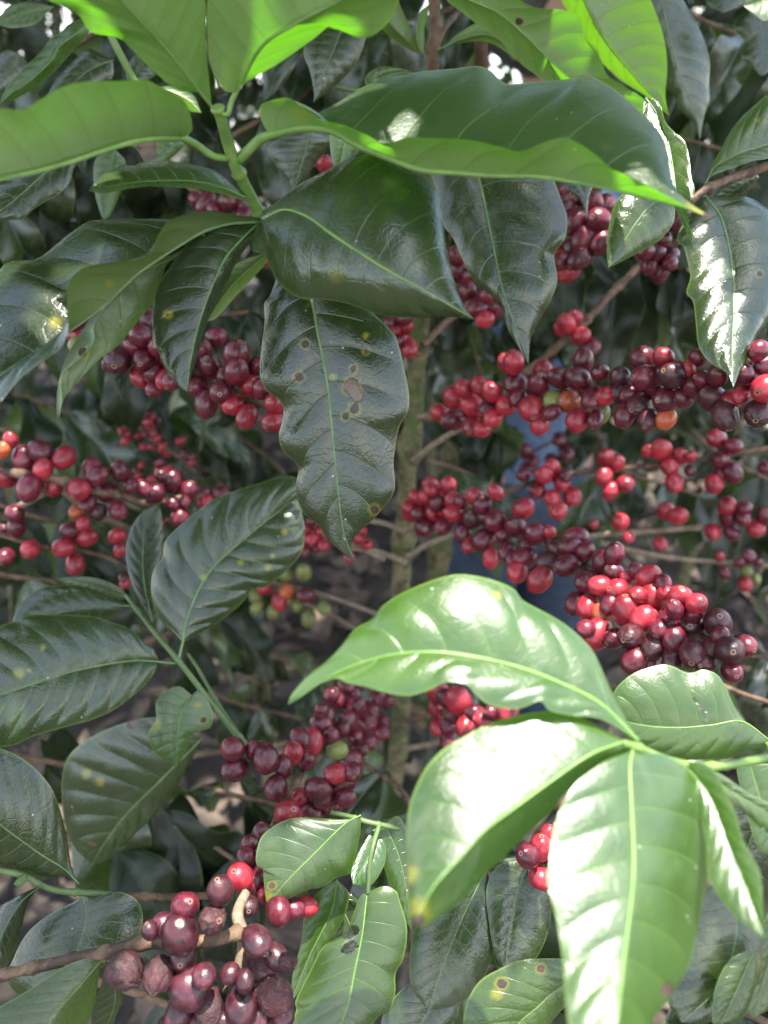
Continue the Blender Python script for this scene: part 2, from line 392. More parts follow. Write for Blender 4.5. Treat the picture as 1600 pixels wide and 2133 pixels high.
def cherries(parent, data, off, sc, db, spread=.006, path=None, jit=.0):
    """data: 'x,y,r,kind ..' in zoom pixels; off, sc bring them to photo pixels; db(x,y) gives the distance of the branch"""
    it = []
    for q in data.split():
        a = q.split(','); x = off[0] + float(a[0]) / sc; y = off[1] + float(a[1]) / sc; r = float(a[2]) / sc
        d = db(x, y) if callable(db) else db
        it.append([x, y, r * d / F * .97, d + rng.uniform(-spread, spread), a[3] if len(a) > 3 else rng.choice('ddr')])
    for _ in range(30):
        for i in range(len(it)):
            for j in range(i):
                a, b = it[i], it[j]; dm = (a[3] + b[3]) / 2
                g = math.hypot(a[0] - b[0], a[1] - b[1]) * dm / F; s = (a[2] + b[2]) * .74
                if g < s:
                    need = math.sqrt(s * s - g * g); cur = a[3] - b[3]
                    if abs(cur) < need:
                        e = min(.0015, (need - abs(cur)) / 2) * (1 if cur >= 0 else -1); a[3] += e; b[3] -= e
    ro = root_of(parent); c0 = None
    ctr = sum((P(a[0], a[1], a[3]) for a in it), Vector()) / len(it)
    for x, y, r, d, kd in it:
        p = P(x, y, d); r *= (d / db(x, y) if callable(db) else d / db) ** .8 * 1.04; put_cherry(parent, p, r, kd, ro, path)
def put_cherry(parent, p, r, kd, ro, path=None):
    me = rng.choice(CS) if kd in 'sz' or (kd == 'k' and rng.random() < .25) else rng.choice(CM)
    o = bpy.data.objects.new('cherry', me); col.objects.link(o); o.parent = parent; o.location = p - ro
    out = Vector((rng.gauss(0, 1), rng.gauss(-.45, 1), rng.gauss(-.1, 1)))
    if path:
        nb = min(path, key=lambda q: (q - p).length); out = (p - nb).normalized() * 1.3 + out * .5
    o.rotation_mode = 'QUATERNION'; o.rotation_quaternion = out.to_track_quat('Z', 'Y') @ Quaternion((0, 0, 1), rng.uniform(0, 6.28))
    o.scale = (r * .97, r * .97, r * rng.uniform(1.0, 1.14))
    o.material_slots[0].link = 'OBJECT'; o.material_slots[0].material = CH[kd]
    return o
def stick(name, parent, path, r0, r1, mat, seed=0, bumps=.25, sides=9, knots=(), n=None, label=None):
    """path 'x,y,d ..' in photo pixels with distances, radii in metres"""
    pp = pts(path) if isinstance(path, str) else path
    ro = root_of(parent); n = n or max(12, 6 * len(pp))
    w = [P(v[0], v[1], v[2] / 1000) for v in catmull([(a[0], a[1], a[2] * 1000) for a in pp], n)]
    bm = bmesh.new()
    def rad(t):
        r = r0 + (r1 - r0) * t
        for k in knots: r *= 1 + .38 * math.exp(-((t - k) / .018) ** 2)
        return r
    tube_into(bm, [v - ro for v in w], rad, sides, bumps, seed)
    o = link(name, to_mesh(bm, name), parent, [M[mat]])
    if label: o['label'] = label
    return w
# ================================================================== leafy shoots traced in the photograph
# ---- the young shoot in front, top left of centre
S1 = thing('leafy_shoot', 'young upright green shoot with pale undersides on top and a brown-spotted dark leaf hanging lowest', 'leafy shoot', P(560, 470, .31), 'leafy shoots')
stick('stem', S1, '575,500,.320 548,456,.306 520,405,.296 494,352,.285 478,310,.279 463,255,.270 452,222,.265', .0028, .0019, 'shoot', 1, .06, 10, (.22, .52, .98), 60)
leaf(S1, '441,222,.268 400,170,.257 350,105,.245 290,40,.233 215,-40,.22',
     '438,190 430,110 428,50 420,-10 340,-55', '425,196 370,186 320,147 275,102 245,77 190,66 165,32 138,16 90,-10 150,-40', (-.004, .006), 'u', 'young', '452,228,.266', ribr=.0010, cup=.2, label='pale leaf underside pointing up to the left with a light midrib')
leaf(S1, '493,190,.262 545,97,.246 615,50,.235 700,5,.225 775,-38,.213',
     '468,190 440,140 432,80 432,0 450,-80 540,-90 680,-100', '528,165 590,127 650,84 702,47 728,72 770,76 810,46 828,10 850,-50 850,-40', (-.006, .008), 'u', 'young', '458,232,.266 474,240,.266 482,212,.264', ribr=.0010, cup=.2, label='pale leaf underside with glowing sunlit patches at the top edge')
leaf(S1, '378,286,.264 300,291,.250 240,306,.242 150,336,.231 80,356,.222 0,374,.213 -80,402,.204 -160,432,.196',
     '401,271 388,215 360,194 330,178 300,166 250,168 180,170 130,181 90,205 50,228 0,226 -60,232 -120,300', '372,266 330,225 260,205 180,215 100,245 40,265 -30,285 -120,350', (-.014, .004), 'u', 'young', '480,330,.281 445,326,.277 410,302,.272', ribr=.0010, cup=.15, label='broad plain leaf underside reaching the left edge')
leaf(S1, '560,282,.274 625,268,.271 690,272,.267 740,300,.263 800,325,.260 875,353,.257 950,360,.254 1030,366,.251 1120,368,.247 1200,380,.243 1270,394,.239 1340,411,.235 1400,426,.232 1440,438,.230 1480,451,.228',
     '541,240 546,216 575,205 606,204 640,230 670,250 705,256 760,278 800,297 850,284 900,285 975,290 1040,305 1085,315 1125,300 1170,288 1200,298 1240,325 1270,350 1310,366 1360,390 1410,418 1450,440',
     '640,255 690,225 745,188 800,165 840,158 880,148 950,141 990,136 1015,142 1040,165 1060,175 1100,172 1180,165 1225,156 1290,190 1350,245 1380,280 1393,320 1396,350 1402,385 1440,430', (-.012, .045), 'u', 'young', '496,336,.283 515,316,.280 540,292,.277', ribr=.0010, amp=.004, cup=.2, spots=((1475, 449, 10, 'be'), (1450, 440, 16, 'y')), label='large leaf folded lengthwise with a wavy rim, tip bleached by sun')
leaf(S1, '512,411,.293 470,393,.288 420,380,.282 370,376,.277 300,378,.270 240,386,.265 185,397,.261',
     '505,404 480,380 450,357 415,345 380,340 350,336 300,338 280,345 250,345 235,354 215,362 200,380', '500,416 450,402 400,392 360,389 320,388 300,388 270,391 240,398 215,402', (.02, -.003), 't', 'mid', None, amp=.003, cup=.2, label='small narrow leaf with a pale sunlit tip')
leaf(S1, '542,462,.302 480,466,.297 425,482,.292 380,508,.288 330,540,.284 285,572,.280 245,610,.277 200,650,.273 142,692,.268 60,745,.262 0,782,.257 -60,820,.253',
     '500,462 440,470 390,462 350,457 290,456 200,458 178,464 140,490 80,538 25,545 0,562 -50,640 -80,740',
     '543,455 500,449 450,440 410,442 370,452 345,466 330,490 320,515 300,535 250,548 200,552 168,563 143,590 140,630 142,680 128,722 90,752 50,782 20,816 0,840 -40,850', (.02, -.022), 't', 'dark', None, amp=.004, cup=.3, wav=.004, spots=((115, 672, 9, 'y'), (228, 590, 6, 'y')), label='broad leaf with a blue sheen and two sunlit patches, its rim curled over')
leaf(S1, '440,490,.305 390,515,.302 352,540,.300 300,563,.296 262,582,.294 250,615,.292 215,650,.290 197,682,.288 196,712,.287 160,752,.285 132,778,.284 128,806,.283 130,832,.282 121,880,.280',
     '400,530 350,548 335,590 320,630 295,660 245,720 210,746 165,792 140,822 125,862', '395,520 330,540 270,580 225,607 200,645 172,690 148,728 134,760 124,800 119,840', (.004, .012), 'u', 'mid', None, amp=.003, cup=.3, spots=((172, 735, 9, 'by'), (228, 612, 10, 'ey'), (190, 690, 7, 'e'), (128, 790, 7, 'y')), label='narrow twisted leaf with a long drip tip and rusty spots')
leaf(S1, '538,466,.302 505,497,.296 470,537,.291 448,582,.287 428,632,.284 410,692,.283 397,752,.283 390,816,.284',
     '520,466 480,470 430,481 395,505 370,535 345,572 325,605 318,655 320,718 331,736 345,770 370,803', '536,480 521,505 501,532 481,572 456,617 431,662 415,717 401,767 393,802', (.004, .016), 't', 'dark', None, cup=.3, spots=((350, 655, 7, 'y'), (349, 655, 3, 'b')), label='dark pointed leaf hanging down, folded along its midrib')
leaf(S1, '568,520,.312 520,560,.309 470,610,.308 430,670,.308', '553,528 500,545 460,580 434,630', '562,537 530,577 491,617 451,662', (0, .008), 'u', 'mid', None)
leaf(S1, '538,466,.302 590,437,.288 640,451,.278 690,487,.270 750,527,.264 810,565,.260 870,598,.259 930,632,.261 988,665,.265',
     '545,442 590,415 640,378 690,348 745,316 785,309 850,345 890,372 912,405 924,460 932,520 948,590 968,640', '526,490 524,522 550,530 566,562 586,596 625,622 665,624 720,632 790,655 860,662 930,660 970,663', (.018, .014), 't', 'dark', None, amp=.007, cup=.35, rib='rib', label='large dark ribbed leaf arching down to the right')
leaf(S1, '615,545,.322 635,590,.322 650,629,.322 662,694,.322 675,760,.323 683,810,.324 690,879,.326 697,954,.329 705,1029,.332 716,1107,.336 740,1174,.340',
     '585,560 563,615 551,632 552,669 545,729 542,779 554,812 578,829 591,852 587,882 581,907 588,936 615,963 622,980 616,1012 618,1036 634,1069 662,1091 681,1122 700,1141 726,1161',
     '670,560 730,605 775,650 819,694 831,722 841,763 852,819 850,857 831,894 820,960 823,1004 816,1035 775,1085 738,1119 733,1139 738,1162', (.006, .004), 't', 'dark', '575,500,.320 598,525,.321', amp=.006, cup=.35,
     spots=((732, 805, 14, 'py'), (744, 824, 12, 'p'), (738, 852, 10, 'by'), (719, 868, 7, 'by'), (623, 785, 9, 'by'), (636, 716, 8, 'by'), (780, 1062, 9, 'by'), (762, 699, 5, 'y'), (762, 732, 6, 'by'), (736, 768, 7, 'by'), (694, 786, 6, 'y'),), label='dark wavy leaf hanging down with brown lesions ringed in yellow')
# ---- leaves round the bare brown stem at the top centre and to its right
S4 = thing('leafy_shoot', 'brown upright shoot top at the upper centre edge carrying large backlit leaves', 'leafy shoot', P(905, 160, .50), 'leafy shoots')
stick('stem', S4, '905,-90,.46 904,0,.475 906,60,.485 900,105,.49 902,150,.50 900,210,.515 896,300,.535', .0036, .0042, 'twig', 2, .12, 10, (.49,), 70)
stick('twig', S4, '904,108,.49 925,60,.50 955,25,.51 990,-20,.52', .0024, .0018, 'twig', 4, .15, 8)
leaf(S4, '935,-20,.40 990,5,.405 1040,28,.41 1095,75,.418 1145,125,.427 1200,170,.436 1280,215,.445 1354,246,.452',
     '980,-40 1050,-20 1110,14 1170,20 1200,30 1212,45 1220,85 1250,120 1265,155 1300,180 1340,205 1357,235', '930,0 960,25 1000,55 1040,82 1085,132 1135,167 1200,202 1300,242', (-.012, .012), 'u', 'young', None, cup=.3, spots=((1082, 45, 8, 'be'),), label='leaf underside with a glowing yellow-green rim')
leaf(S4, '925,98,.475 960,82,.47 1010,72,.46 1060,92,.455 1110,130,.45 1165,175,.445', '950,72 1000,46 1050,50 1100,88 1145,142', '955,93 1010,86 1050,106 1090,137 1132,167', (.0, .008), 'u', 'mid', '902,106,.49')
leaf(S4, '872,112,.487 845,82,.478 808,42,.465 768,-30,.45', '868,92 852,52 828,0 800,-50', '850,102 808,74 785,44 752,0', (0, .01), 'u', 'mid', '898,108,.49')
leaf(S4, '882,112,.482 874,75,.478 880,32,.475 893,8,.472', '872,100 866,70 874,30', '884,90 884,60 892,28', (0, .004), 'u', 'young', None, label='small folded young leaf at the node')
S5 = thing('leafy_shoot', 'shoot entering at the top right whose nearest leaf glows bright green from behind', 'leafy shoot', P(1290, -120, .46), 'leafy shoots')
stick('stem', S5, '1120,-160,.46 1200,-110,.45 1300,-100,.45 1400,-105,.47 1520,-90,.50 1640,-100,.52', .003, .002, 'shoot', 5, .1, 8)
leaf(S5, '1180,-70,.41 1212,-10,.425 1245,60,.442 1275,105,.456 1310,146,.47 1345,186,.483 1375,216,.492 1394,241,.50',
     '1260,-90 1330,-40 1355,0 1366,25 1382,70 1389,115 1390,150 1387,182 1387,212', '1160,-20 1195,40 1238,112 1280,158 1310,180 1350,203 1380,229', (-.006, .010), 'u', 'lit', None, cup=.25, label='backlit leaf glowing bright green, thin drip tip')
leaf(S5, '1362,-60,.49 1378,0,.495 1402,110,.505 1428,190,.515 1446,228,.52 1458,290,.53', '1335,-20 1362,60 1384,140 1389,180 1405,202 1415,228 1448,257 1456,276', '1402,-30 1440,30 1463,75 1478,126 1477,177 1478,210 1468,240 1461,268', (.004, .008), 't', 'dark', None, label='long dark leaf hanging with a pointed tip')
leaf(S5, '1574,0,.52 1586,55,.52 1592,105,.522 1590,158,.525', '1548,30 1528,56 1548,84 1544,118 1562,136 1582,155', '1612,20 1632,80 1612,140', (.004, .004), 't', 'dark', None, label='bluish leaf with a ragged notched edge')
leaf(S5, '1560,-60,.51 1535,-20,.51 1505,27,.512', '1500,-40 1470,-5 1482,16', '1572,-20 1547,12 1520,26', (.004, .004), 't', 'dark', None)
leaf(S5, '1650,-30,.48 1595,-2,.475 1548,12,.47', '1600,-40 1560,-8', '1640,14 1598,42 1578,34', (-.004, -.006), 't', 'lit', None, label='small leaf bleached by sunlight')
# ---- the shoot at the right edge, leaves off the brown twig node
S6 = thing('leafy_shoot', 'side shoot on a brown twig at the right edge, hanging leaf half bleached by sun', 'leafy shoot', P(1470, 400, .39), 'leafy shoots')
stick('stem', S6, '1436,422,.388 1452,408,.388 1475,392,.389 1520,372,.392 1567,356,.396 1620,340,.40 1700,320,.41', .0020, .0027, 'twig', 6, .2, 10, (.18, .5), 70)
leaf(S6, '1345,205,.345 1370,240,.341 1390,290,.336 1402,350,.329 1412,420,.320 1426,462,.314 1444,509,.307', '1335,240 1345,300 1360,360 1385,402 1406,432 1421,462 1438,496', '1362,205 1376,222 1386,253 1403,273 1428,297 1438,342 1440,367 1447,395 1440,418 1432,447 1440,482', (.003, -.004), 't', 'mid', None, cup=.3, label='narrow hanging leaf bleached white by sun')
leaf(S6, '1400,415,.375 1360,424,.37 1325,464,.366 1298,506,.364 1267,558,.362', '1385,398 1345,392 1318,396 1298,402 1280,430 1267,480 1264,530', '1406,428 1406,446 1400,470 1375,500 1340,521 1300,542 1280,553', (.004, .006), 't', 'mid', '1440,420,.388', cup=.4, label='short ribbed leaf, half in shade, pointing down left')
leaf(S6, '1470,408,.397 1500,450,.395 1515,500,.391 1522,540,.387 1527,582,.381 1528,655,.371 1525,722,.362 1526,780,.355 1528,808,.351',
     '1452,425 1421,470 1410,500 1424,516 1431,541 1438,576 1430,610 1444,630 1450,680 1456,722 1480,756 1514,777', '1512,408 1550,407 1586,425 1622,460 1642,540 1632,620 1602,670 1580,696 1564,732 1545,767 1531,800', (.005, .018), 't', 'dark', '1454,406,.388', cup=.4, spots=((1583, 570, 6, 'by'), (1470, 425, 6, 'e')), label='broad hanging leaf, left half in strong sun, right half in shade')
leaf(S6, '1474,374,.39 1488,348,.39 1516,332,.39 1542,319,.39 1600,301,.392 1690,268,.396', '1480,360 1494,328 1511,291 1537,253 1567,223 1602,196 1660,180', '1491,362 1530,349 1567,336 1600,331 1670,310', (.014, -.004), 't', 'mid', '1456,404,.388 1464,394,.389', cup=.3, spots=((1580, 250, 8, 'e'),))
leaf(S6, '1570,356,.398 1545,385,.40 1510,410,.405 1470,440,.41', '1550,358 1510,372 1480,410', '1580,372 1550,405 1500,435', (.0, .006), 't', 'dark', None)
# ---- big dark leaf behind the front shoot, right of centre
S7 = thing('leafy_shoot', 'dark shoot tucked behind the large folded leaf, one matt leaf hanging to a sharp point', 'leafy shoot', P(960, 200, .42), 'leafy shoots')
stick('stem', S7, '700,180,.45 800,200,.44 900,215,.43 965,235,.42 1060,225,.43 1180,240,.45', 0.0016, 0.0016, 'shoot2', 7, .1, 8)
leaf(S7, '965,240,.412 985,310,.405 997,367,.40 1010,425,.397 1021,480,.395 1032,535,.394 1045,595,.395 1066,660,.397 1086,712,.399 1101,758,.401',
     '915,280 898,340 902,372 919,424 922,466 944,496 960,532 985,581 1025,616 1045,637 1056,682 1076,717', '1060,260 1120,310 1151,368 1172,425 1181,450 1178,496 1155,530 1162,580 1150,620 1125,666 1106,706', (.004, .004), 't', 'dark', None, cup=.4, label='wide dark leaf dusted with pale specks, hanging to a point')
leaf(S7, '722,40,.44 692,110,.44 667,170,.443 653,214,.446', '652,70 632,106 647,152 654,192', '762,60 747,122 716,162 681,192', (0, .006), 't', 'dark', None)
leaf(S7, '650,260,.42 632,330,.425 613,400,.43', '562,300 574,342 600,377', '692,290 660,337 630,377', (0, .01), 't', 'dark', None)
leaf(S7, '725,262,.36 716,312,.362 702,359,.365', '690,270 688,310 695,345', '760,280 742,320 720,350', (0, 0), 't', 'lit', None, label='small light green leaf between darker ones')
leaf(S7, '770,190,.40 790,165,.40 840,150,.395 880,160,.39', '760,170 770,150 800,138 850,146', '790,190 830,185 870,175', (0, 0), 't', 'mid', None)
leaf(S7, '1190,350,.44 1205,380,.44 1218,410,.44 1222,456,.442', '1165,360 1178,390 1206,415 1218,440', '1232,352 1238,380 1226,412 1224,440', (0, .004), 't', 'dark', None, label='small leaf tip hanging in front of dark cherries')
# ---- behind, top left
S8 = thing('leafy_shoot', 'shaded shoot at the top left corner with long curled leaves', 'leafy shoot', P(220, 30, .43), 'leafy shoots')
stick('stem', S8, '330,260,.46 270,150,.45 225,60,.44 190,-40,.43 160,-140,.42', .0022, .002, 'shoot', 8, .1, 8)
leaf(S8, '190,45,.41 155,72,.40 120,100,.398 108,124,.396 78,154,.394 50,177,.392 25,192,.39 0,216,.388', '172,38 142,52 129,66 105,80 91,99 66,124 41,149 24,167 7,194', '188,62 166,90 140,120 112,150 82,172 42,200', (.006, .014), 't', 'mid', None, cup=.3, label='long strip-like leaf curled edge-on')
leaf(S8, '112,14,.45 60,28,.448 0,48,.446 -40,62,.445', '90,8 50,4 24,10 0,32', '76,48 50,56 20,58 0,54', (0, 0), 't', 'mid', None)
leaf(S8, '236,125,.44 180,150,.438 130,200,.436 90,242,.435', '216,115 182,101 150,130 118,165 100,197', '234,162 200,197 150,232', (0, .006), 't', 'dark', None)
leaf(S8, '205,270,.40 165,312,.392 130,336,.388 95,359,.384 50,400,.38 0,440,.376 -60,480,.372', '175,275 120,310 60,332 0,366 -50,402', '200,300 158,345 145,380 120,406 100,416 65,440 45,457 0,458 -40,470', (.006, .003), 't', 'dark', None, amp=.008, label='broad ribbed leaf at the left edge')
leaf(S8, '352,220,.42 342,300,.42 325,372,.422', '300,240 265,294 285,312 300,336 315,362', '392,250 386,300 346,338 335,357', (0, .004), 't', 'mid', None, spots=((306, 303, 16, 'py'), (304, 322, 14, 'p'), (312, 318, 12, 'p')), label='leaf with a large dry pinkish-brown lesion')
leaf(S8, '300,215,.45 340,190,.45 385,205,.452 420,235,.455', '320,195 350,178 400,195', '320,225 360,222 400,232', (0, .01), 'u', 'lit', None)
leaf(S8, '240,310,.46 225,370,.462 218,458,.465', '200,330 196,390 208,440', '262,340 250,400 232,445', (0, .008), 't', 'mid', None)
leaf(S8, '40,110,.50 20,150,.50 -30,190,.50', '10,105 -20,140 -40,170', '60,140 40,170 0,195', (0, .004), 't', 'dark', None)
leaf(S8, '270,180,.46 300,130,.46 340,100,.46', '262,150 280,115 320,95', '290,180 330,150 345,120', (0, .004), 't', 'dark', None)
# ---- left middle shoot with the big pleated leaves
S3 = thing('leafy_shoot', 'shaded shoot at the lower left with broad pleated leaves spread off a forked green stem', 'leafy shoot', P(512, 1550, .43), 'leafy shoots')
stick('stem', S3, '515,1555,.435 478,1512,.432 440,1465,.428 400,1412,.424 368,1372,.42 320,1315,.43 285,1270,.445 262,1240,.455', 0.0019, 0.0013, 'shoot2', 9, .08, 9, (.06, .57, .9), 80)
stick('side_stem', S3, '508,1546,.44 470,1490,.445 438,1438,.45 412,1392,.455 392,1362,.46', 0.0013, 0.0010, 'shoot2', 10, .08, 8, (.5,), 50)
leaf(S3, '381,1338,.42 390,1287,.42 424,1210,.424 462,1163,.428 530,1105,.436 590,1058,.443 628,1028,.448',
     '368,1330 330,1286 316,1235 320,1190 338,1160 345,1125 380,1090 415,1062 445,1040 490,1022 540,1006 600,992 640,1004', '396,1332 450,1300 500,1260 530,1226 560,1220 610,1176 630,1146 635,1106 630,1070', (.004, .010), 't', 'dark', '372,1376,.42', amp=.011, cup=.4, spots=((502, 1170, 5, 'y'), (558, 1182, 5, 'y'), (592, 1108, 5, 'y'), (425, 1203, 5, 'y'), (568, 1158, 4, 'y')), label='large dark pleated leaf pointing up to the right')
leaf(S3, '318,1296,.45 300,1212,.462 298,1130,.47 308,1070,.475 332,1048,.478', '292,1252 270,1200 262,1146 275,1096 300,1064', '334,1272 338,1202 342,1132 338,1082', (0, .01), 't', 'dark', None)
leaf(S3, '328,1378,.418 270,1377,.408 165,1395,.392 100,1415,.382 0,1447,.368 -80,1480,.355',
     '328,1368 318,1350 300,1338 270,1310 230,1295 200,1285 150,1281 60,1281 30,1294 0,1304 -60,1340', '328,1388 320,1405 300,1430 270,1455 235,1480 190,1500 150,1511 100,1525 65,1536 30,1552 0,1556 -50,1552', (.010, -.004), 't', 'dark', '366,1382,.42', amp=.011, cup=.4, spots=((90, 1348, 9, 'e'), (60, 1398, 8, 'e'), (40, 1402, 8, 'y')), label='broad pleated leaf reaching the left edge with a white sun fleck')
leaf(S3, '258,1262,.452 235,1261,.45 190,1266,.446 120,1278,.44 30,1306,.432', '250,1252 215,1235 175,1222 125,1219 75,1230 40,1260 28,1290', '250,1272 230,1287 200,1296 120,1312 60,1318', (.006, .004), 't', 'dark', '272,1262,.45', label='small oval leaf above the broad one')
leaf(S3, '268,1246,.458 230,1234,.462 180,1215,.466 120,1205,.47', '250,1224 200,1204 150,1202', '250,1250 200,1242 150,1226', (0, .004), 't', 'mid', None)
leaf(S3, '402,1450,.425 380,1480,.422 372,1520,.42 368,1560,.42 367,1598,.421', '375,1430 345,1440 325,1465 325,1500 310,1525 318,1560 345,1585', '416,1438 440,1474 443,1505 430,1520 402,1520 396,1542 386,1566 370,1594', (0, .004), 't', 'mid', '430,1452,.427', spots=((424, 1500, 6, 'by'), (412, 1470, 6, 'y'), (325, 1510, 8, 'y')), label='small lobed leaf with a curled side')
leaf(S3, '420,1540,.46 330,1630,.47 260,1700,.48 215,1760,.485 190,1800,.49', '330,1495 220,1520 140,1580 130,1680 150,1760', '390,1600 340,1680 290,1730 250,1770 215,1796', (0, .01), 't', 'dark', None, amp=.010, spots=((180, 1612, 7, 'y'), (208, 1628, 7, 'y'), (275, 1508, 8, 'p')), holes=((192, 1758, 9, 6, .4),), label='dark glossy leaf in shadow behind the others')
# ---- lower left shoot
S9 = thing('leafy_shoot', 'low shoot at the left bottom edge, green horizontal stem with dark leaves above and below', 'leafy shoot', P(170, 1860, .34), 'leafy shoots')
stick('stem', S9, '-40,1808,.335 0,1813,.335 50,1824,.337 85,1843,.34 120,1855,.342 168,1859,.345 230,1864,.352', 0.0013, 0.0015, 'shoot2', 11, .12, 9, (.45, .74), 70)
stick('woody_stem', S9, '228,1864,.352 270,1867,.358 310,1868,.365 390,1868,.38 470,1863,.395', .0017, .0019, 'twig', 31, .2, 9, (.3, .7), 50)
leaf(S9, '165,1842,.343 135,1811,.342 90,1783,.338 50,1755,.334 0,1718,.328 -60,1670,.32', '146,1808 140,1743 116,1660 90,1618 50,1582 0,1559 -50,1560', '132,1822 100,1831 60,1826 20,1816 -20,1790', (.006, .006), 't', 'dark', None, amp=.009, label='dark pleated leaf above the green stem')
leaf(S9, '172,1866,.344 180,1900,.342 172,1950,.338 150,2010,.334 120,2072,.33', '152,1880 110,1900 60,1940 30,1990 15,2040 45,2075', '200,1870 240,1858 280,1870 298,1905 290,1950 260,1990 215,2015', (.004, .006), 't', 'dark', None, label='broad dull leaf hanging below the stem')
leaf(S9, '82,1848,.338 45,1878,.33 12,1928,.325 -18,2000,.32', '55,1858 0,1888 -20,1930', '58,1878 48,1920 36,1960 14,2010', (.006, .004), 't', 'dark', None)
leaf(S9, '60,1822,.337 45,1838,.333 28,1842,.33', '56,1832 40,1848', '50,1822 36,1830', (0, 0), 't', 'lit', None, label='tiny new leaf at the node')
S10 = thing('leafy_shoot', 'leaf pair at the bottom left corner hanging under the brown berry twig', 'leafy shoot', P(218, 1995, .30), 'leafy shoots')
stick('stem', S10, '232,1985,.302 222,1992,.301 212,2000,.30', .0016, .0013, 'shoot', 12, .1, 8)
leaf(S10, '212,2000,.30 165,2055,.294 125,2100,.29 90,2150,.286 60,2205,.282', '188,1996 140,2010 80,2050 30,2080 -10,2105 -30,2150', '206,2030 201,2070 190,2110 170,2150 140,2190', (-.002, .012), 't', 'mid', None, label='grey-green leaf in half light')
leaf(S10, '224,1995,.305 240,2080,.31 215,2160,.315', '208,2060 190,2110 195,2150', '256,2070 245,2110 230,2150', (0, .006), 't', 'dark', None)
# ---- the sunlit shoot close to the lens, lower right
S2 = thing('leafy_shoot', 'out-of-focus sunlit shoot at the lower right, its leaves bleached white by the sun', 'leafy shoot', P(1330, 1555, .215), 'leafy shoots')
stick('stem', S2, '1295,1548,.214 1330,1558,.216 1380,1580,.22 1430,1594,.225 1480,1597,.232 1540,1590,.24 1620,1574,.25 1720,1560,.26', .0012, .0016, 'shoot', 13, .08, 9, (.08, .45), 60)
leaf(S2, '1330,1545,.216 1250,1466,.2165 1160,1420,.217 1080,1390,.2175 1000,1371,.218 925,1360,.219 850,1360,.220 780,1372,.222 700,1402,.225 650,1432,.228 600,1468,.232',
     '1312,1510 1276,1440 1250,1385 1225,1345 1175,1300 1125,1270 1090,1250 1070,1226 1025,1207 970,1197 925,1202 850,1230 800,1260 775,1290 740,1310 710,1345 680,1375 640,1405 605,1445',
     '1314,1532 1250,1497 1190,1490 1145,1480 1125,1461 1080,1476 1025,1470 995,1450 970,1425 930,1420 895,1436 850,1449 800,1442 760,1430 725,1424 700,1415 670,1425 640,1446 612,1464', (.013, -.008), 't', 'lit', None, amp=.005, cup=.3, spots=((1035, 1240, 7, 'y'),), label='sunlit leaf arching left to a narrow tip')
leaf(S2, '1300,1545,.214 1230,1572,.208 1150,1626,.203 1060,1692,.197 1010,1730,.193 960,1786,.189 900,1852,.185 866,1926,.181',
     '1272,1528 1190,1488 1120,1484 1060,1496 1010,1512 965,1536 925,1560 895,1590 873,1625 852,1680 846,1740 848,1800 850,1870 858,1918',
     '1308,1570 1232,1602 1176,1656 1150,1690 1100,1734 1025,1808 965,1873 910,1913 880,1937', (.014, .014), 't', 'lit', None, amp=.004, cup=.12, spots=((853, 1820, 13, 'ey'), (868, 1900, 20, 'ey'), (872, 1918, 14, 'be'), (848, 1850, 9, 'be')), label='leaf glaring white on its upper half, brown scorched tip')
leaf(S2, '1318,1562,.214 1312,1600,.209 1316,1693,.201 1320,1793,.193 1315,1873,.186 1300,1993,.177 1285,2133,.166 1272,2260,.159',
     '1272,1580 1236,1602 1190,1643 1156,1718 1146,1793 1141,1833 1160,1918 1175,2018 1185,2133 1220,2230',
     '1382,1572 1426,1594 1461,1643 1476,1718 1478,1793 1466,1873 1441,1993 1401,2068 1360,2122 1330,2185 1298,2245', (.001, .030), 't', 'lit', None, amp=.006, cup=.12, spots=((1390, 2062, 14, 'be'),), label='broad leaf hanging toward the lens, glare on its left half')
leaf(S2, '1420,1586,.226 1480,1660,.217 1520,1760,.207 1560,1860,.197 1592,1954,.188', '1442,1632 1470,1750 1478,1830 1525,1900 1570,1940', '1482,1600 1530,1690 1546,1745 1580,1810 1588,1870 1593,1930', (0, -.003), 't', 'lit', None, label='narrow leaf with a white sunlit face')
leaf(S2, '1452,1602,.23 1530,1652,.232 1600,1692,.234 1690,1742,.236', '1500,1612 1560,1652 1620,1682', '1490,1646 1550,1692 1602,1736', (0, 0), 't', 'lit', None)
S11 = thing('leafy_shoot', 'sunlit shoot below the ripest cluster, one light green leaf with a torn slit', 'leafy shoot', P(1600, 1590, .30), 'leafy shoots')
stick('stem', S11, '1720,1620,.31 1650,1600,.30 1610,1575,.298 1600,1545,.298', .0018, .0015, 'shoot', 14, .1, 8)
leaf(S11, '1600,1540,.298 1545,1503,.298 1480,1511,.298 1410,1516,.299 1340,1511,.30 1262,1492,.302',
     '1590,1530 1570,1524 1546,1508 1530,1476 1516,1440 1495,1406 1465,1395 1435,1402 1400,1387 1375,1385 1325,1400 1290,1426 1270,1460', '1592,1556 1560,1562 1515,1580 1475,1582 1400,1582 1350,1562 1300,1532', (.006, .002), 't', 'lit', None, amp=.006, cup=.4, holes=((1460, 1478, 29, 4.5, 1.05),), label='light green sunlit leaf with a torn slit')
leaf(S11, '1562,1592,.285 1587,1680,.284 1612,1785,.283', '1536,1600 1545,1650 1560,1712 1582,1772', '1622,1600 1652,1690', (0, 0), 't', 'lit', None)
leaf(S11, '1640,1640,.31 1575,1720,.312 1540,1850,.315 1560,1960,.32', '1560,1640 1500,1740 1490,1850 1520,1930', '1650,1700 1620,1820 1590,1920', (0, .004), 't', 'dark', None)
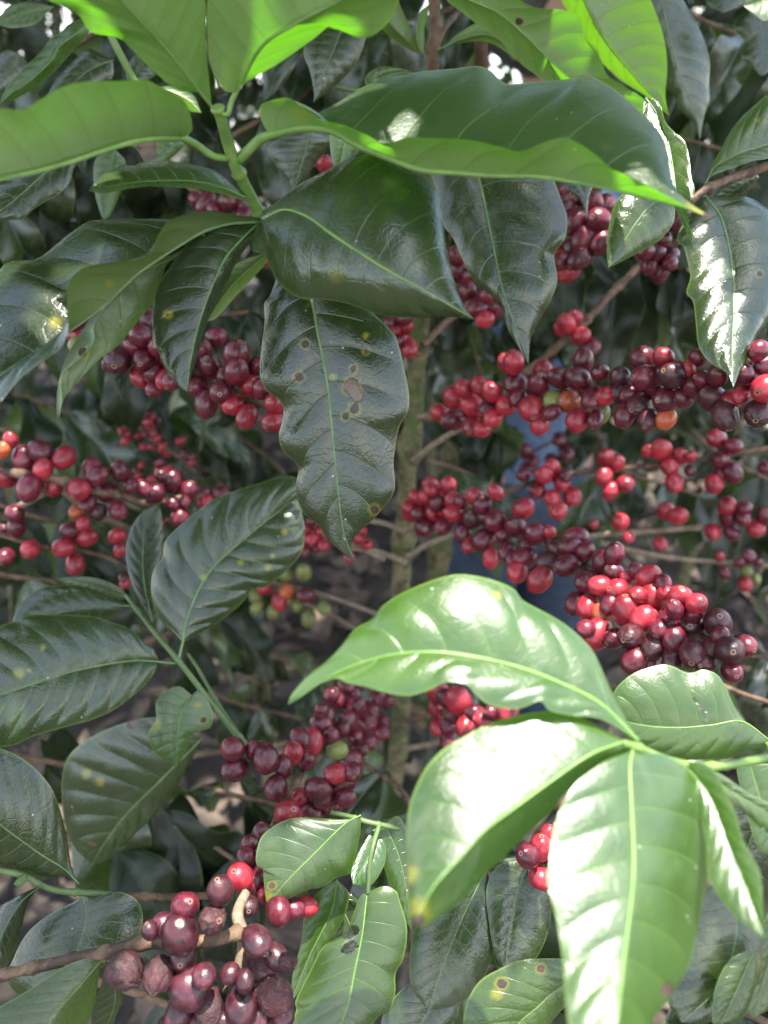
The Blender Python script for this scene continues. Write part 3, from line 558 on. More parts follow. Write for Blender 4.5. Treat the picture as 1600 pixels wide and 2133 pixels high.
# ---- small shoot low in the centre
S12 = thing('leafy_shoot', 'small bright shoot at the lower centre, one leaf shadowed, one with holes', 'leafy shoot', P(790, 1718, .335), 'leafy shoots')
stick('stem', S12, '690,1692,.342 738,1704,.338 765,1712,.338 792,1718,.338 830,1726,.342', 0.0011, 0.0012, 'shoot2', 15, .1, 8, (.35, .7), 40)
stick('side_stem', S12, '790,1718,.338 778,1760,.328 770,1800,.325 768,1832,.324 766,1862,.324', 0.0010, 0.0010, 'shoot2', 16, .1, 8)
leaf(S12, '752,1698,.334 715,1719,.332 650,1783,.328 600,1833,.326 558,1883,.325',
     '742,1706 675,1705 625,1703 590,1710 560,1728 542,1748 533,1783 535,1803 547,1809 550,1844 554,1878', '751,1728 746,1760 738,1790 730,1818 700,1829 670,1848 640,1854 600,1873 572,1884', (.004, .004), 't', 'lit', None, amp=.004, cup=.3, spots=((566, 1845, 7, 'bey'), (556, 1866, 9, 'ey'), (688, 1710, 6, 'e')), label='oval sunlit leaf crossed by a sharp leaf shadow')
leaf(S12, '765,1858,.324 755,1943,.319 740,2018,.315 725,2093,.312 708,2140,.310 690,2200,.308',
     '748,1872 720,1940 672,1974 646,2023 616,2083 617,2104 608,2140 620,2180', '800,1846 825,1856 832,1874 848,1933 841,1993 824,2028 823,2068 811,2108 790,2116 760,2150 720,2190', (.002, .004), 't', 'lit', None, amp=.006, cup=.35, holes=((729, 1942, 21, 12, -.5), (728, 1974, 19, 12, -.5)), label='light green leaf with two holes eaten beside the midrib')
leaf(S12, '702,1832,.345 690,1900,.344 650,1980,.342 620,2050,.340 604,2092,.339', '662,1860 636,1900 628,1960 610,2030', '726,1860 721,1900 701,1942 671,1982 640,2042', (0, 0), 't', 'lit', None)
leaf(S12, '690,1850,.365 730,1930,.36 760,2030,.36 780,2100,.36', '660,1900 690,1990 735,2070', '740,1870 790,1950 800,2060', (0, 0), 't', 'dark', None)
leaf(S12, '798,1722,.345 770,1780,.334 735,1842,.322', '776,1730 748,1775 732,1815', '804,1760 800,1802 770,1846', (0, 0), 't', 'lit', None, label='leaf scrap blazing white in the sun')
leaf(S12, '802,1718,.342 830,1782,.34 846,1852,.338 858,1940,.336', '786,1732 796,1792 816,1852 840,1910', '832,1702 866,1772 876,1852', (0, .004), 't', 'mid', None)
# ---- dark leaves at the bottom, right of centre
S13 = thing('leafy_shoot', 'low dark shoot at the bottom, half hidden by the blurred sunlit leaves', 'leafy shoot', P(1090, 1780, .36), 'leafy shoots')
stick('stem', S13, '1230,1760,.36 1150,1778,.36 1090,1788,.36 1020,1800,.36 940,1830,.37', 0.0014, 0.0013, 'shoot2', 17, .1, 8)
leaf(S13, '1015,1806,.352 960,1920,.345 920,2020,.34 892,2105,.337', '960,1840 890,1890 858,1960 856,2050', '1028,1900 1028,1980 1000,2052 950,2094', (0, .004), 't', 'dark', None)
leaf(S13, '1105,1792,.355 1078,1860,.35 1060,1950,.346 1052,2024,.344', '1042,1800 1014,1850 1020,1930 1032,1992', '1142,1830 1147,1920 1120,1992 1080,2022', (0, .004), 't', 'dark', None)
leaf(S13, '1215,2022,.30 1150,2070,.298 1120,2098,.297 1080,2133,.296 1035,2196,.295', '1182,2000 1150,1996 1085,2000 1040,2018 1000,2043 975,2083 965,2133 982,2180', '1200,2070 1165,2110 1130,2150 1090,2190', (.002, .004), 't', 'mid', None, spots=((1045, 2050, 10, 'by'), (1127, 2018, 8, 'by'), (1035, 2070, 9, 'y')), label='leaf with two dark lesions, lower half in sun')
leaf(S13, '1500,1830,.27 1535,1930,.268 1500,2050,.266 1420,2130,.265', '1560,1900 1590,2000 1560,2080 1480,2130', '1440,1880 1400,1980 1390,2080', (0, .004), 't', 'dark', None)
leaf(S13, '1572,1975,.262 1540,2052,.26 1500,2135,.258', '1520,2000 1490,2060 1484,2130', '1578,2000 1572,2062 1545,2122', (0, 0), 't', 'mid', None)
leaf(S13, '1640,1900,.27 1600,2010,.268 1570,2120,.266', '1600,1920 1565,2020 1556,2100', '1650,1980 1630,2080', (0, 0), 't', 'mid', None)
leaf(S13, '960,2040,.35 900,2100,.345 850,2180,.34', '930,2020 850,2050 800,2110 800,2160', '960,2090 930,2150 880,2190', (0, 0), 't', 'dark', None)
# ================================================================== trees, fruiting branches
def dpath(path):
    pp = pts(path); dense = catmull([(a[0], a[1], a[2] * 1000) for a in pp], 60)
    return lambda x, y: min(dense, key=lambda q: (q[0] - x) ** 2 + (q[1] - y) ** 2)[2] / 1000
def branch(label, path, r0, r1, mat='twig', knots=(), at=None, group='fruiting branches', back=.012):
    pp = pts(path); a = pp[0] if at is None else at
    t = thing('fruiting_branch', label, 'berry branch', P(*a), group)
    w = stick('twig', t, [(a_[0], a_[1], a_[2] + back) for a_ in pp], r0, r1, mat, len(label), .22, 9, knots, 70)
    return t, w, dpath(path)
T1 = thing('coffee_tree', 'coffee tree with the mossy grey-brown trunk rising through the centre', 'tree', P(815, 1650, .85), 'coffee trees')
def vert(px, py, Y):      # distance of a point on an upright trunk standing Y metres in front of the lens
    e = math.atan((1066.5 - py) / F); el = e - R(PITCH); return Y / math.cos(el) * math.cos(e)
tp = [(896, 250), (890, 420), (882, 560), (876, 660), (868, 760), (862, 870), (850, 960), (846, 1060), (838, 1160), (834, 1300), (836, 1480), (826, 1580), (812, 1700), (800, 1900)]
stick('trunk', T1, [(x, y, vert(x, y, .60)) for x, y in tp], .0056, .0112, 'trunk', 3, .22, 14, (.28, .40, .52, .66), 120)
for s, q in enumerate(('872,868,.60 905,866,.585 960,868,.56', '862,960,.625 905,925,.60 965,888,.57', '850,1160,.665 890,1135,.65 950,1112,.63', '850,1290,.70 905,1262,.69 1000,1225,.68', '842,1105,.65 800,1090,.66 740,1080,.68', '845,1170,.66 790,1150,.68 720,1140,.70', '880,720,.57 920,680,.58 990,620,.60', '838,1560,.77 900,1550,.76 985,1525,.74')):
    stick('side_twig', T1, q, .0030, .0022, 'palewood' if s in (0, 1, 2, 4, 5, 7) else 'twig', s, .2, 8, (), 24)
T2 = thing('coffee_tree', 'slim leaning coffee stem behind the dark cherries on the left', 'tree', P(500, 1130, 1.15), 'coffee trees')
stick('trunk', T2, '360,640,.95 385,760,.97 402,830,.98 432,900,1.0 455,985,1.03 475,1060,1.08 500,1150,1.15 510,1300,1.3', .011, .016, 'trunk', 5, .2, 12, (.3, .6), 60)
stick('side_twig', T2, '440,985,1.02 370,930,1.0 310,870,.98 270,820,.97', .005, .004, 'twig', 6, .2, 8)
stick('side_twig', T2, '410,850,.98 350,800,.97 300,780,.96', .005, .004, 'palewood', 7, .2, 8)
T3 = thing('coffee_tree', 'dark mossy coffee stem standing on the soil left of the central trunk', 'tree', P(560, 1540, 1.15), 'coffee trees')
stick('trunk', T3, '500,1130,.92 508,1200,.94 522,1300,.98 540,1410,1.04 556,1520,1.12 566,1640,1.2', .0105, .013, 'trunk', 8, .2, 12, (.2, .5), 60)
stick('side_twig', T3, '545,1210,.90 640,1232,.87 720,1255,.84 790,1280,.82', .0032, .0026, 'palewood', 9, .2, 8)
stick('side_twig', T3, '600,1245,.90 680,1275,.88 740,1310,.86', .0024, .002, 'palewood', 10, .2, 8)
stick('side_twig', T3, '390,1575,.95 450,1565,.98 530,1560,1.05 600,1545,1.1', .004, .003, 'palewood', 11, .2, 8)
T4 = thing('coffee_tree', 'dim greenish coffee stem just right of the central trunk', 'tree', P(885, 1400, 1.2), 'coffee trees')
stick('trunk', T4, '950,900,.98 935,1010,1.02 922,1100,1.05 905,1240,1.1 890,1400,1.18 880,1500,1.25', .014, .017, 'trunk', 12, .2, 12, (.4,), 50)

# ---- right: long row of cherries from the trunk to the right edge
b, w, d = branch('long horizontal branch right of the trunk, red to dark cherries with one orange', '880,872,.585 950,868,.545 1040,845,.50 1120,830,.475 1200,818,.455 1280,812,.435 1360,815,.415 1450,820,.395 1540,815,.375 1640,800,.36', .0026, .0018, knots=(.2, .4, .55, .75))
cherries(b, '235,660,40,r 290,690,45,d 290,595,45,r 335,560,40,r 370,630,45,r 400,550,40,r 455,575,45,r 510,630,45,r 455,680,40,r 370,715,42,r 410,725,38,r 540,450,48,r 505,450,35,r 548,535,52,d 615,640,55,r 650,700,45,r 645,540,50,d 660,490,45,r 735,515,48,d 700,605,38,g 770,612,50,o 810,520,50,d 830,440,42,d 805,690,48,r 900,490,40,d 870,600,50,d 925,590,42,r 900,662,42,g 880,690,35,d 985,510,45,k 990,575,50,k 1000,670,45,d 1080,435,55,d 1165,430,45,r 1090,515,55,d 1200,505,55,k 1065,630,55,k 1175,605,55,d 1100,690,45,k 1175,685,45,o 1240,480,35,r 1270,475,30,r 1288,555,48,d 1310,430,40,d 1390,505,45,d 1370,600,55,k 1420,670,56,k 1445,605,45,r 1490,585,40,r 1590,560,60,r 1580,465,50,d 1560,400,45,d 1560,660,60,k 1510,440,30,g 440,640,40,d 560,600,40,d 700,660,35,d 1030,580,45,d 1130,560,40,d 1330,520,40,d 1240,600,40,d 1500,500,45,d 1530,520,40,d', (800, 530), 2, d, .007, w)
# ---- upper right dark clusters
b, w, d = branch('shaded branch at the upper right, dark red cherries hanging between two big leaves', '1060,330,.54 1130,385,.52 1190,440,.505 1250,470,.49 1330,500,.48 1400,510,.47 1440,470,.46', .0024, .002, knots=(.3, .6))
cherries(b, '790,840,55,d 800,920,55,d 760,870,40,d 870,850,45,d 895,920,55,d 830,1000,50,d 900,1010,50,d 790,1030,45,d 740,1060,40,r 835,1060,45,d 920,850,40,d 1160,1000,40,d 1130,1050,45,d 1190,1060,40,d 1090,1045,40,d 1370,805,25,d 770,790,40,d 850,790,45,d 700,1010,40,d 1150,1125,42,d 1110,1100,38,d 1190,1095,35,d 765,1120,55,r 810,1080,45,d 735,1090,40,d 1220,930,38,d 1245,890,35,d', (800, 0), 2, d, .007, w)
# ---- behind the large centre leaf, right
b, w, d = branch('short shaded branch right of the big arching leaf, a few dark red cherries', '880,640,.56 915,600,.55 960,590,.54 1000,620,.53 1040,650,.525', .0022, .0018)
cherries(b, '310,70,45,d 345,150,45,d 395,220,45,d 460,225,45,d 430,175,40,d 300,10,40,d 360,90,40,d 420,270,38,r 490,190,36,d', (800, 530), 2, d, .006, w)
b, w, d = branch('thin bare diagonal twig right of centre ending in four red cherries', '1345,540,.60 1300,585,.60 1255,630,.60 1210,680,.60 1160,722,.60 1115,760,.605 1060,800,.61', .0030, .0034, knots=(.2, .45, .7), at=(1115, 760, .605))
cherries(b, '760,290,40,r 800,260,30,r 820,340,38,r 865,385,38,d 735,310,30,r', (800, 530), 2, d, .004, w)
b, w, d = branch('short twig hugging the central trunk with a small bunch of bright red cherries', '870,740,.575 850,715,.565 830,690,.56 805,665,.56', .0024, .002)
cherries(b, '90,300,35,r 70,345,35,r 105,390,38,r 45,310,32,r 20,285,30,d 85,270,32,d 50,360,30,d 30,320,28,d', (800, 530), 2, d, .005, w)
# ---- middle distance, right of the trunk
b, w, d = branch('thin brown twig running to the right edge with spaced bunches of red cherries', '1040,1030,.66 1110,1005,.65 1200,985,.64 1300,975,.63 1400,965,.62 1500,950,.61 1620,930,.60', .0026, .0022, knots=(.2, .4, .6, .8))
cherries(b, '665,920,38,r 700,890,35,r 740,950,38,r 640,985,35,r 700,1015,35,r 785,1010,38,r 720,1060,38,o 755,920,30,d 925,845,38,r 965,870,38,r 915,925,38,r 945,985,35,r 1005,955,35,r 1155,815,45,r 1190,885,38,r 1210,950,38,r 1235,840,35,r 1280,840,25,r 1100,820,28,r 1275,900,25,d 1385,765,42,r 1455,800,35,d 1400,855,38,d 1450,910,42,d 1375,955,38,r 1405,910,30,d 1590,890,30,d 580,920,30,d', (800, 530), 2, d, .006, w)
b, w, d = branch('pale brown twig below, crossing to the right edge, with scattered small red cherries', '1180,1130,.66 1240,1115,.65 1310,1110,.645 1380,1105,.64 1470,1098,.63 1560,1092,.62 1640,1085,.61', .0026, .0022, 'palewood', (.3, .6))
cherries(b, '985,55,38,r 875,65,22,r 1175,10,38,r 1225,30,38,r 1150,145,28,r 1020,120,25,r 1370,95,35,r 1435,35,38,d 1500,45,32,d 1450,100,32,d 1550,80,38,r 1590,30,40,d 1430,-10,38,r 1500,0,34,d', (800, 1060), 2, d, .006, w)
b, w, d = branch('faint low twig at the right, tiny dark cherries with two green ones', '1250,1130,.80 1330,1150,.79 1420,1165,.78 1520,1172,.77 1620,1180,.76', .003, .0024, 'palewood', (.4,))
cherries(b, '1400,200,20,r 1520,200,30,d 1420,265,25,d 1505,310,30,r 1510,260,25,g 1550,290,20,g 1560,225,20,d 1480,225,20,d', (800, 1060), 2, d, .006, w)
# ---- the main drooping chain to the ripe cluster
b, w, d = branch('drooping branch right of the trunk, crowded, ending in a sunlit red and black cluster', '842,1075,.60 900,1080,.575 980,1085,.55 1060,1100,.52 1130,1130,.49 1200,1165,.46 1270,1210,.43 1340,1255,.405 1420,1300,.385 1500,1345,.37', .0030, .0020, knots=(.2, .35, .5, .62, .75))
cherries(b, '195,-95,38,r 270,-100,35,r 175,-50,40,r 240,-50,35,r 285,-30,42,r 130,-50,30,r 110,0,35,r 380,-50,38,r 410,-15,42,d 465,-70,32,r 580,0,45,r 110,20,36,r 170,75,45,d 210,20,35,r 290,20,38,r 250,70,40,d 330,100,40,d 370,40,45,k 355,150,32,r 465,50,48,d 420,125,48,d 550,75,48,d 640,100,48,d 690,95,30,r 730,10,35,r 445,205,35,r 510,180,40,d 585,205,50,d 555,260,45,r 650,295,50,r 685,220,45,k 765,235,48,d 800,120,50,d 780,160,45,d 835,180,45,d 220,-20,36,d 320,-30,34,d 150,20,34,d 500,110,36,d 600,150,36,d 720,170,38,d 540,215,36,d 200,-70,34,r 250,0,34,r', (800, 1060), 2, d, .007, w)
cherries(b, '915,220,50,d 960,190,45,d 845,305,50,d 960,265,45,d 1050,260,35,d 900,320,45,r 980,345,55,r 1010,290,30,r 1100,285,52,r 1060,360,40,r 1120,375,60,r 1235,375,55,r 1165,310,35,d 1170,350,32,r 1010,425,58,r 905,435,48,o 850,410,50,r 800,395,45,d 1078,460,58,r 1190,465,55,d 1285,440,42,d 1300,395,45,r 1280,495,58,k 1390,475,60,k 1030,530,55,k 1125,575,58,k 1290,605,58,k 1045,630,52,d 890,520,60,r 840,500,40,d 960,540,45,d 1440,590,60,k 1500,570,50,d 1400,530,40,d 1450,680,45,d 1200,640,45,k 1340,650,42,k 1110,650,45,d 1210,540,50,d 1150,500,45,d 1370,580,50,k 940,400,40,d 1210,420,40,d 1340,700,38,k', (800, 1060), 2, d, .009, w)
# ---- lower centre, behind the blurred leaf
b, w, d = branch('branch half hidden under the arching blurred leaf, red cherries with one bright one', '845,1500,.66 880,1495,.60 920,1485,.55 970,1490,.50 1030,1500,.47 1090,1500,.45', .0026, .0018)
cherries(b, '310,800,55,r 215,830,35,r 225,910,38,r 340,905,42,r 415,880,40,r 300,860,40,d 225,760,50,r 520,850,45,r 270,970,40,d 260,790,40,d 270,900,36,d 450,850,36,d 380,850,38,d', (800, 1060), 2, d, .006, w)
b, w, d = branch('short twig peeping between the two big sunlit leaves, three glossy red cherries', '1230,1770,.35 1180,1775,.345 1140,1790,.34 1110,1800,.335', .0018, .0015)
cherries(b, '655,345,52,r 600,380,50,d 650,470,48,r 680,285,32,r 720,420,48,d 720,340,46,d', (800, 1593), 2, d, .005, w)
# ---- lower centre chain running down to the shrivelled cluster
b, w, d = branch('branch left of the lower trunk, dense maroon cherries curving down to the left', '835,1430,.60 790,1460,.56 745,1490,.52 700,1530,.48 660,1580,.45 620,1620,.42 585,1690,.39 555,1760,.365 530,1820,.345 512,1880,.325', .0024, .0022, knots=(.3, .55, .8))
cherries(b, '1220,1020,45,r 1300,970,48,r 1250,960,42,d 1280,1050,40,d 1350,870,50,d 1450,885,45,d 1530,885,42,d 1400,800,42,d 1480,825,42,d 1480,950,36,d 1530,970,40,d 1460,1045,48,d 1405,1005,40,g 1340,905,50,d 1570,790,36,d 1470,775,36,d 1340,840,32,d 1590,885,32,d 1380,950,40,d 1420,920,38,d 1500,1000,36,d 1540,840,38,d 1440,740,34,d 1610,800,34,d 1590,930,34,d 1380,780,36,d', (0, 1060), 2, d, .007, w)
cherries(b, '970,1000,52,d 1105,1040,55,d 1060,1010,40,d 1180,1075,42,d 980,1085,50,d 1150,1165,50,d 1295,1265,50,d 1380,1235,45,d 1325,1165,48,d 1425,1140,55,d 1250,1200,36,r 1440,1205,40,d 1470,1095,40,d 1400,1105,42,r 1350,1210,42,d', (0, 1060), 2, lambda x, y: .405, .006, w)
cherries(b, '1200,205,58,r 1090,285,42,d 1040,335,42,d 1030,390,42,d 1000,470,58,r 1065,490,45,d 1160,610,55,d 1220,600,45,d 1275,590,42,r 1035,590,45,k 1100,440,44,d 1100,380,44,d 1150,300,40,d 1120,540,46,d', (0, 1593), 2, d, .006, w)
# ---- front left: the shrivelled cluster on the brown twig
b, w, d = branch('brown twig from the bottom left edge with big maroon cherries, several shrivelled and wrinkled', '-60,2042,.30 0,2031,.30 70,2016,.30 140,2000,.30 215,1984,.30 275,1969,.30 340,1963,.30 425,1961,.30 470,1952,.302 505,1940,.305', .0020, .0025, knots=(.13, .23, .37, .5, .63, .98), at=(0, 2031, .30), back=0)
stick('dry_twig', b, '505,1940,.309 503,1985,.306 492,2030,.303 470,2075,.300 440,2140,.296', .0022, .0020, 'palewood', 21, .2, 9, (.5,), 50)
stick('dry_twig', b, '505,1940,.305 495,1910,.310 500,1885,.318 512,1860,.325', .0024, .002, 'palewood', 22, .2, 9)
cherries(b, '750,705,82,m 770,590,58,d 690,670,50,m 625,690,38,m 885,645,60,s 918,525,57,k 520,855,76,z 660,875,66,z 765,800,60,m 790,930,86,m 850,880,50,m 750,1040,64,m 875,1015,70,z 1005,1000,74,m 1070,735,60,m 1150,800,52,m 1090,820,78,s 1200,820,40,s 1140,960,78,s 1080,1050,52,m 1180,1050,48,d 960,870,42,m 940,1080,50,m 830,1090,55,m 1020,900,40,m 700,1100,50,m', (0, 1593), 2, lambda x, y: .292, .006, w)
# ---- left: behind the front shoot
b, w, d = branch('shaded branch behind the left hanging leaves, glossy maroon cherries and a green one', '140,690,.44 210,715,.44 290,735,.435 370,750,.43 450,790,.42 520,830,.415 590,860,.41 640,890,.41', .0024, .002, knots=(.3, .6))
cherries(b, '900,345,45,d 985,415,58,d 875,465,52,d 985,490,52,d 1070,465,38,d 820,545,45,d 920,575,50,d 1045,550,45,r 860,620,52,d 970,625,48,r 1030,675,45,r 1140,695,48,r 1150,620,45,r 1090,560,45,d 840,400,42,d 590,340,50,d 600,440,48,d 490,440,58,k 580,510,40,r 640,490,45,d 560,390,45,d 690,520,40,r 620,280,42,d 385,240,34,d 320,340,40,r 315,375,30,g 720,520,42,d 460,455,34,k 760,470,45,d 700,430,45,d 660,390,45,d 940,520,42,d 780,440,42,d 300,300,34,d 350,270,30,d 640,560,36,d', (0, 530), 2, d, .008, w)
s_ = 2.963
b, w, d = branch('brown branch from the left edge with plump maroon cherries in bunches, two catching the sun', '-50,978,.52 0,982,.52 50,988,.52 118,998,.52 190,1022,.53 253,1032,.54 297,1049,.55 360,1040,.565 430,1030,.58', .0034, .0026, 'twig', (.2, .38, .6), back=.002)
cherries(b, '65,200,45,r 15,260,50,o 25,425,65,r 145,310,70,d 250,270,70,d 395,305,70,r 265,385,65,r 180,490,80,d 335,490,55,r 575,375,65,d 600,420,60,d 740,390,60,d 490,500,70,r 665,520,60,d 540,590,55,d 610,640,50,k 730,630,60,d 890,500,55,d 960,530,60,d 1060,455,60,d 1000,420,45,d 1165,510,60,d 1260,520,45,d 1360,530,50,d 1270,580,50,r 1065,590,45,d 1140,580,40,d 955,690,65,d 1110,680,60,d 810,480,45,d 470,640,42,o 515,710,42,r', (0, 850), s_, d, .007, w)
stick('dry_twig', b, '20,1065,.56 60,1045,.55 95,1025,.54', .0034, .0026, 'palewood', 23, .2, 8)
stick('dry_twig', b, '130,1020,.54 200,1070,.56 280,1105,.58', .0030, .0024, 'palewood', 24, .2, 8)
b, w, d = branch('lower thin twig from the left edge with a handful of bright red cherries', '-40,1100,.53 0,1113,.53 37,1125,.53 84,1137,.53 135,1144,.54 182,1150,.55 243,1170,.56 280,1200,.57', .0020, .0016, 'twig', (.3, .6))
cherries(b, '440,755,60,d 540,800,60,r 395,860,65,r 465,965,60,r 185,870,60,r 90,655,60,d 100,740,60,d 35,920,55,d 725,790,50,r 740,880,42,r 770,1080,35,r 20,740,32,d 760,1050,28,d', (0, 850), s_, d, .005, w)
b, w, d = branch('dark branch behind the young shoot stem, a few dim red cherries', '380,380,.52 420,405,.51 470,425,.50 530,445,.50 570,540,.49', .002, .0016)
cherries(b, '860,850,42,d 950,840,42,d 1010,860,38,d 1020,900,36,d 900,870,36,d 820,830,34,d 1100,1085,26,r', (0, 0), 2, d, .004, w)
b, w, d = branch('single dark cherry twig showing under the folded leaf', '640,330,.46 665,345,.455 690,340,.45', .0016, .0014)
cherries(b, '1355,685,36,r 1335,670,28,d', (0, 0), 2, d, .003, w)
b, w, d = branch('twig tucked behind the tip of the spotted leaf with small red cherries', '800,1165,.60 750,1140,.585 700,1120,.575 640,1110,.57', .0024, .002, 'palewood')
cherries(b, '745,1735,45,r 800,1800,50,r 880,1840,45,r 750,1880,40,d 850,1740,42,r 1110,1800,45,r 1165,1840,36,r 1050,1920,38,r 1140,1750,32,r 830,1860,36,d 790,1690,34,d', (400, 560), 3.2, d, .005, w)
b, w, d = branch('far twig above the bare soil with mixed green, orange and red small cherries', '790,1282,.80 720,1255,.80 660,1235,.80 600,1222,.81 540,1215,.82', .0022, .0018, 'palewood')
cherries(b, '1265,265,34,g 1190,275,32,g 1165,385,36,r 1195,345,32,o 1275,360,34,d 1105,330,32,r 1065,365,28,g 1070,410,28,g 1140,425,32,g 1285,455,32,g 1350,415,30,g 1210,385,28,g 1240,400,28,g', (0, 1060), 2, d, .006, w)
b, w, d = branch('far blurred branch in the left background, many tiny pinkish red cherries', '255,850,.80 290,890,.80 330,925,.80 370,950,.80 410,985,.80', .003, .002)
q = random.Random(3); s = ''
for k in range(46):
    t = q.random(); cx, cy = (290, 890) if k < 24 else (352, 952)
    if k > 40: cx, cy = 275, 985
    s += '%.1f,%.1f,%.1f,%s ' % (cx + q.gauss(0, 19), cy + q.gauss(0, 22), q.uniform(7.5, 9.5), q.choice('rrrd'))
cherries(b, s, (0, 0), 1, d, .02, w)
b, w, d = branch('blurred background twig beyond the blue shirt, small dark leaves and dull cherries', '1000,1010,1.0 1060,960,1.0 1120,935,1.0 1180,905,1.0', .0022, .0018)
cherries(b, '1095,940,17,d 1165,915,16,d 1180,945,17,d 1110,960,14,d 1150,960,15,d 1075,925,13,d 1100,975,15,d 1160,978,12,d', (0, 0), 1, d, .01, w)
# ================================================================== leaves and shrubs further back
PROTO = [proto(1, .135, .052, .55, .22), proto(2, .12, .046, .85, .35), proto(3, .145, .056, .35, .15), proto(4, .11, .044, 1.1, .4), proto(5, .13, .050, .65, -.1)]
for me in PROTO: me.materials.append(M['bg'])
def frame(y, z):
    y = y.normalized(); x = y.cross(z).normalized(); z = x.cross(y)
    return Matrix((x, y, z)).transposed()
def leaf_dirs(tan, r, droop):
    sd = tan.cross(Vector((0, 0, 1)))
    sd = sd.normalized() if sd.length > .05 else Vector((1, 0, 0))
    rot = Quaternion(tan, r.uniform(-.7, .7))
    for s in (-1, 1):
        dv = rot @ (sd * s) + tan * r.uniform(.1, .6) + Vector((0, 0, -droop * r.uniform(.3, 1.2)))
        dv.normalize(); n = Vector((r.gauss(0, .25), r.gauss(-.15, .3), 1)); yield dv, (n - dv * n.dot(dv)).normalized()
def leafy_branch(label, path, seed, mat='bg', step=.045, scale=1., droop=.8, group='leafy branches behind the berries', skip=None, matmix=None):
    r = random.Random(seed); pp = pts(path)
    t = thing('leafy_branch', label, 'leafy branch', P(*pp[0]), group); ro = root_of(t)
    w = stick('twig', t, path, .0028, .0016, 'twig', seed, .2, 8, (), 40)
    acc = 0; last = w[0]
    for a, b in zip(w, w[1:]):
        acc += (b - a).length
        if acc < step and b is not w[-1]: continue
        acc = 0; tan = (b - a).normalized()
        for dv, n in leaf_dirs(tan, r, droop):
            k = scale * r.uniform(.75, 1.15); tip = b + dv * .13 * k
            if skip and (skip(b + dv * .07 * k) or skip(tip)): continue
            o = bpy.data.objects.new('leaf', r.choice(PROTO)); col.objects.link(o); o.parent = t
            o.location = b - ro; o.rotation_mode = 'QUATERNION'; o.rotation_quaternion = frame(dv, n).to_quaternion(); o.scale = (k, k, k)
            m = matmix and r.random() < matmix[1] and matmix[0] or mat
            if m != 'bg': o.material_slots[0].link = 'OBJECT'; o.material_slots[0].material = M[m]
    return t
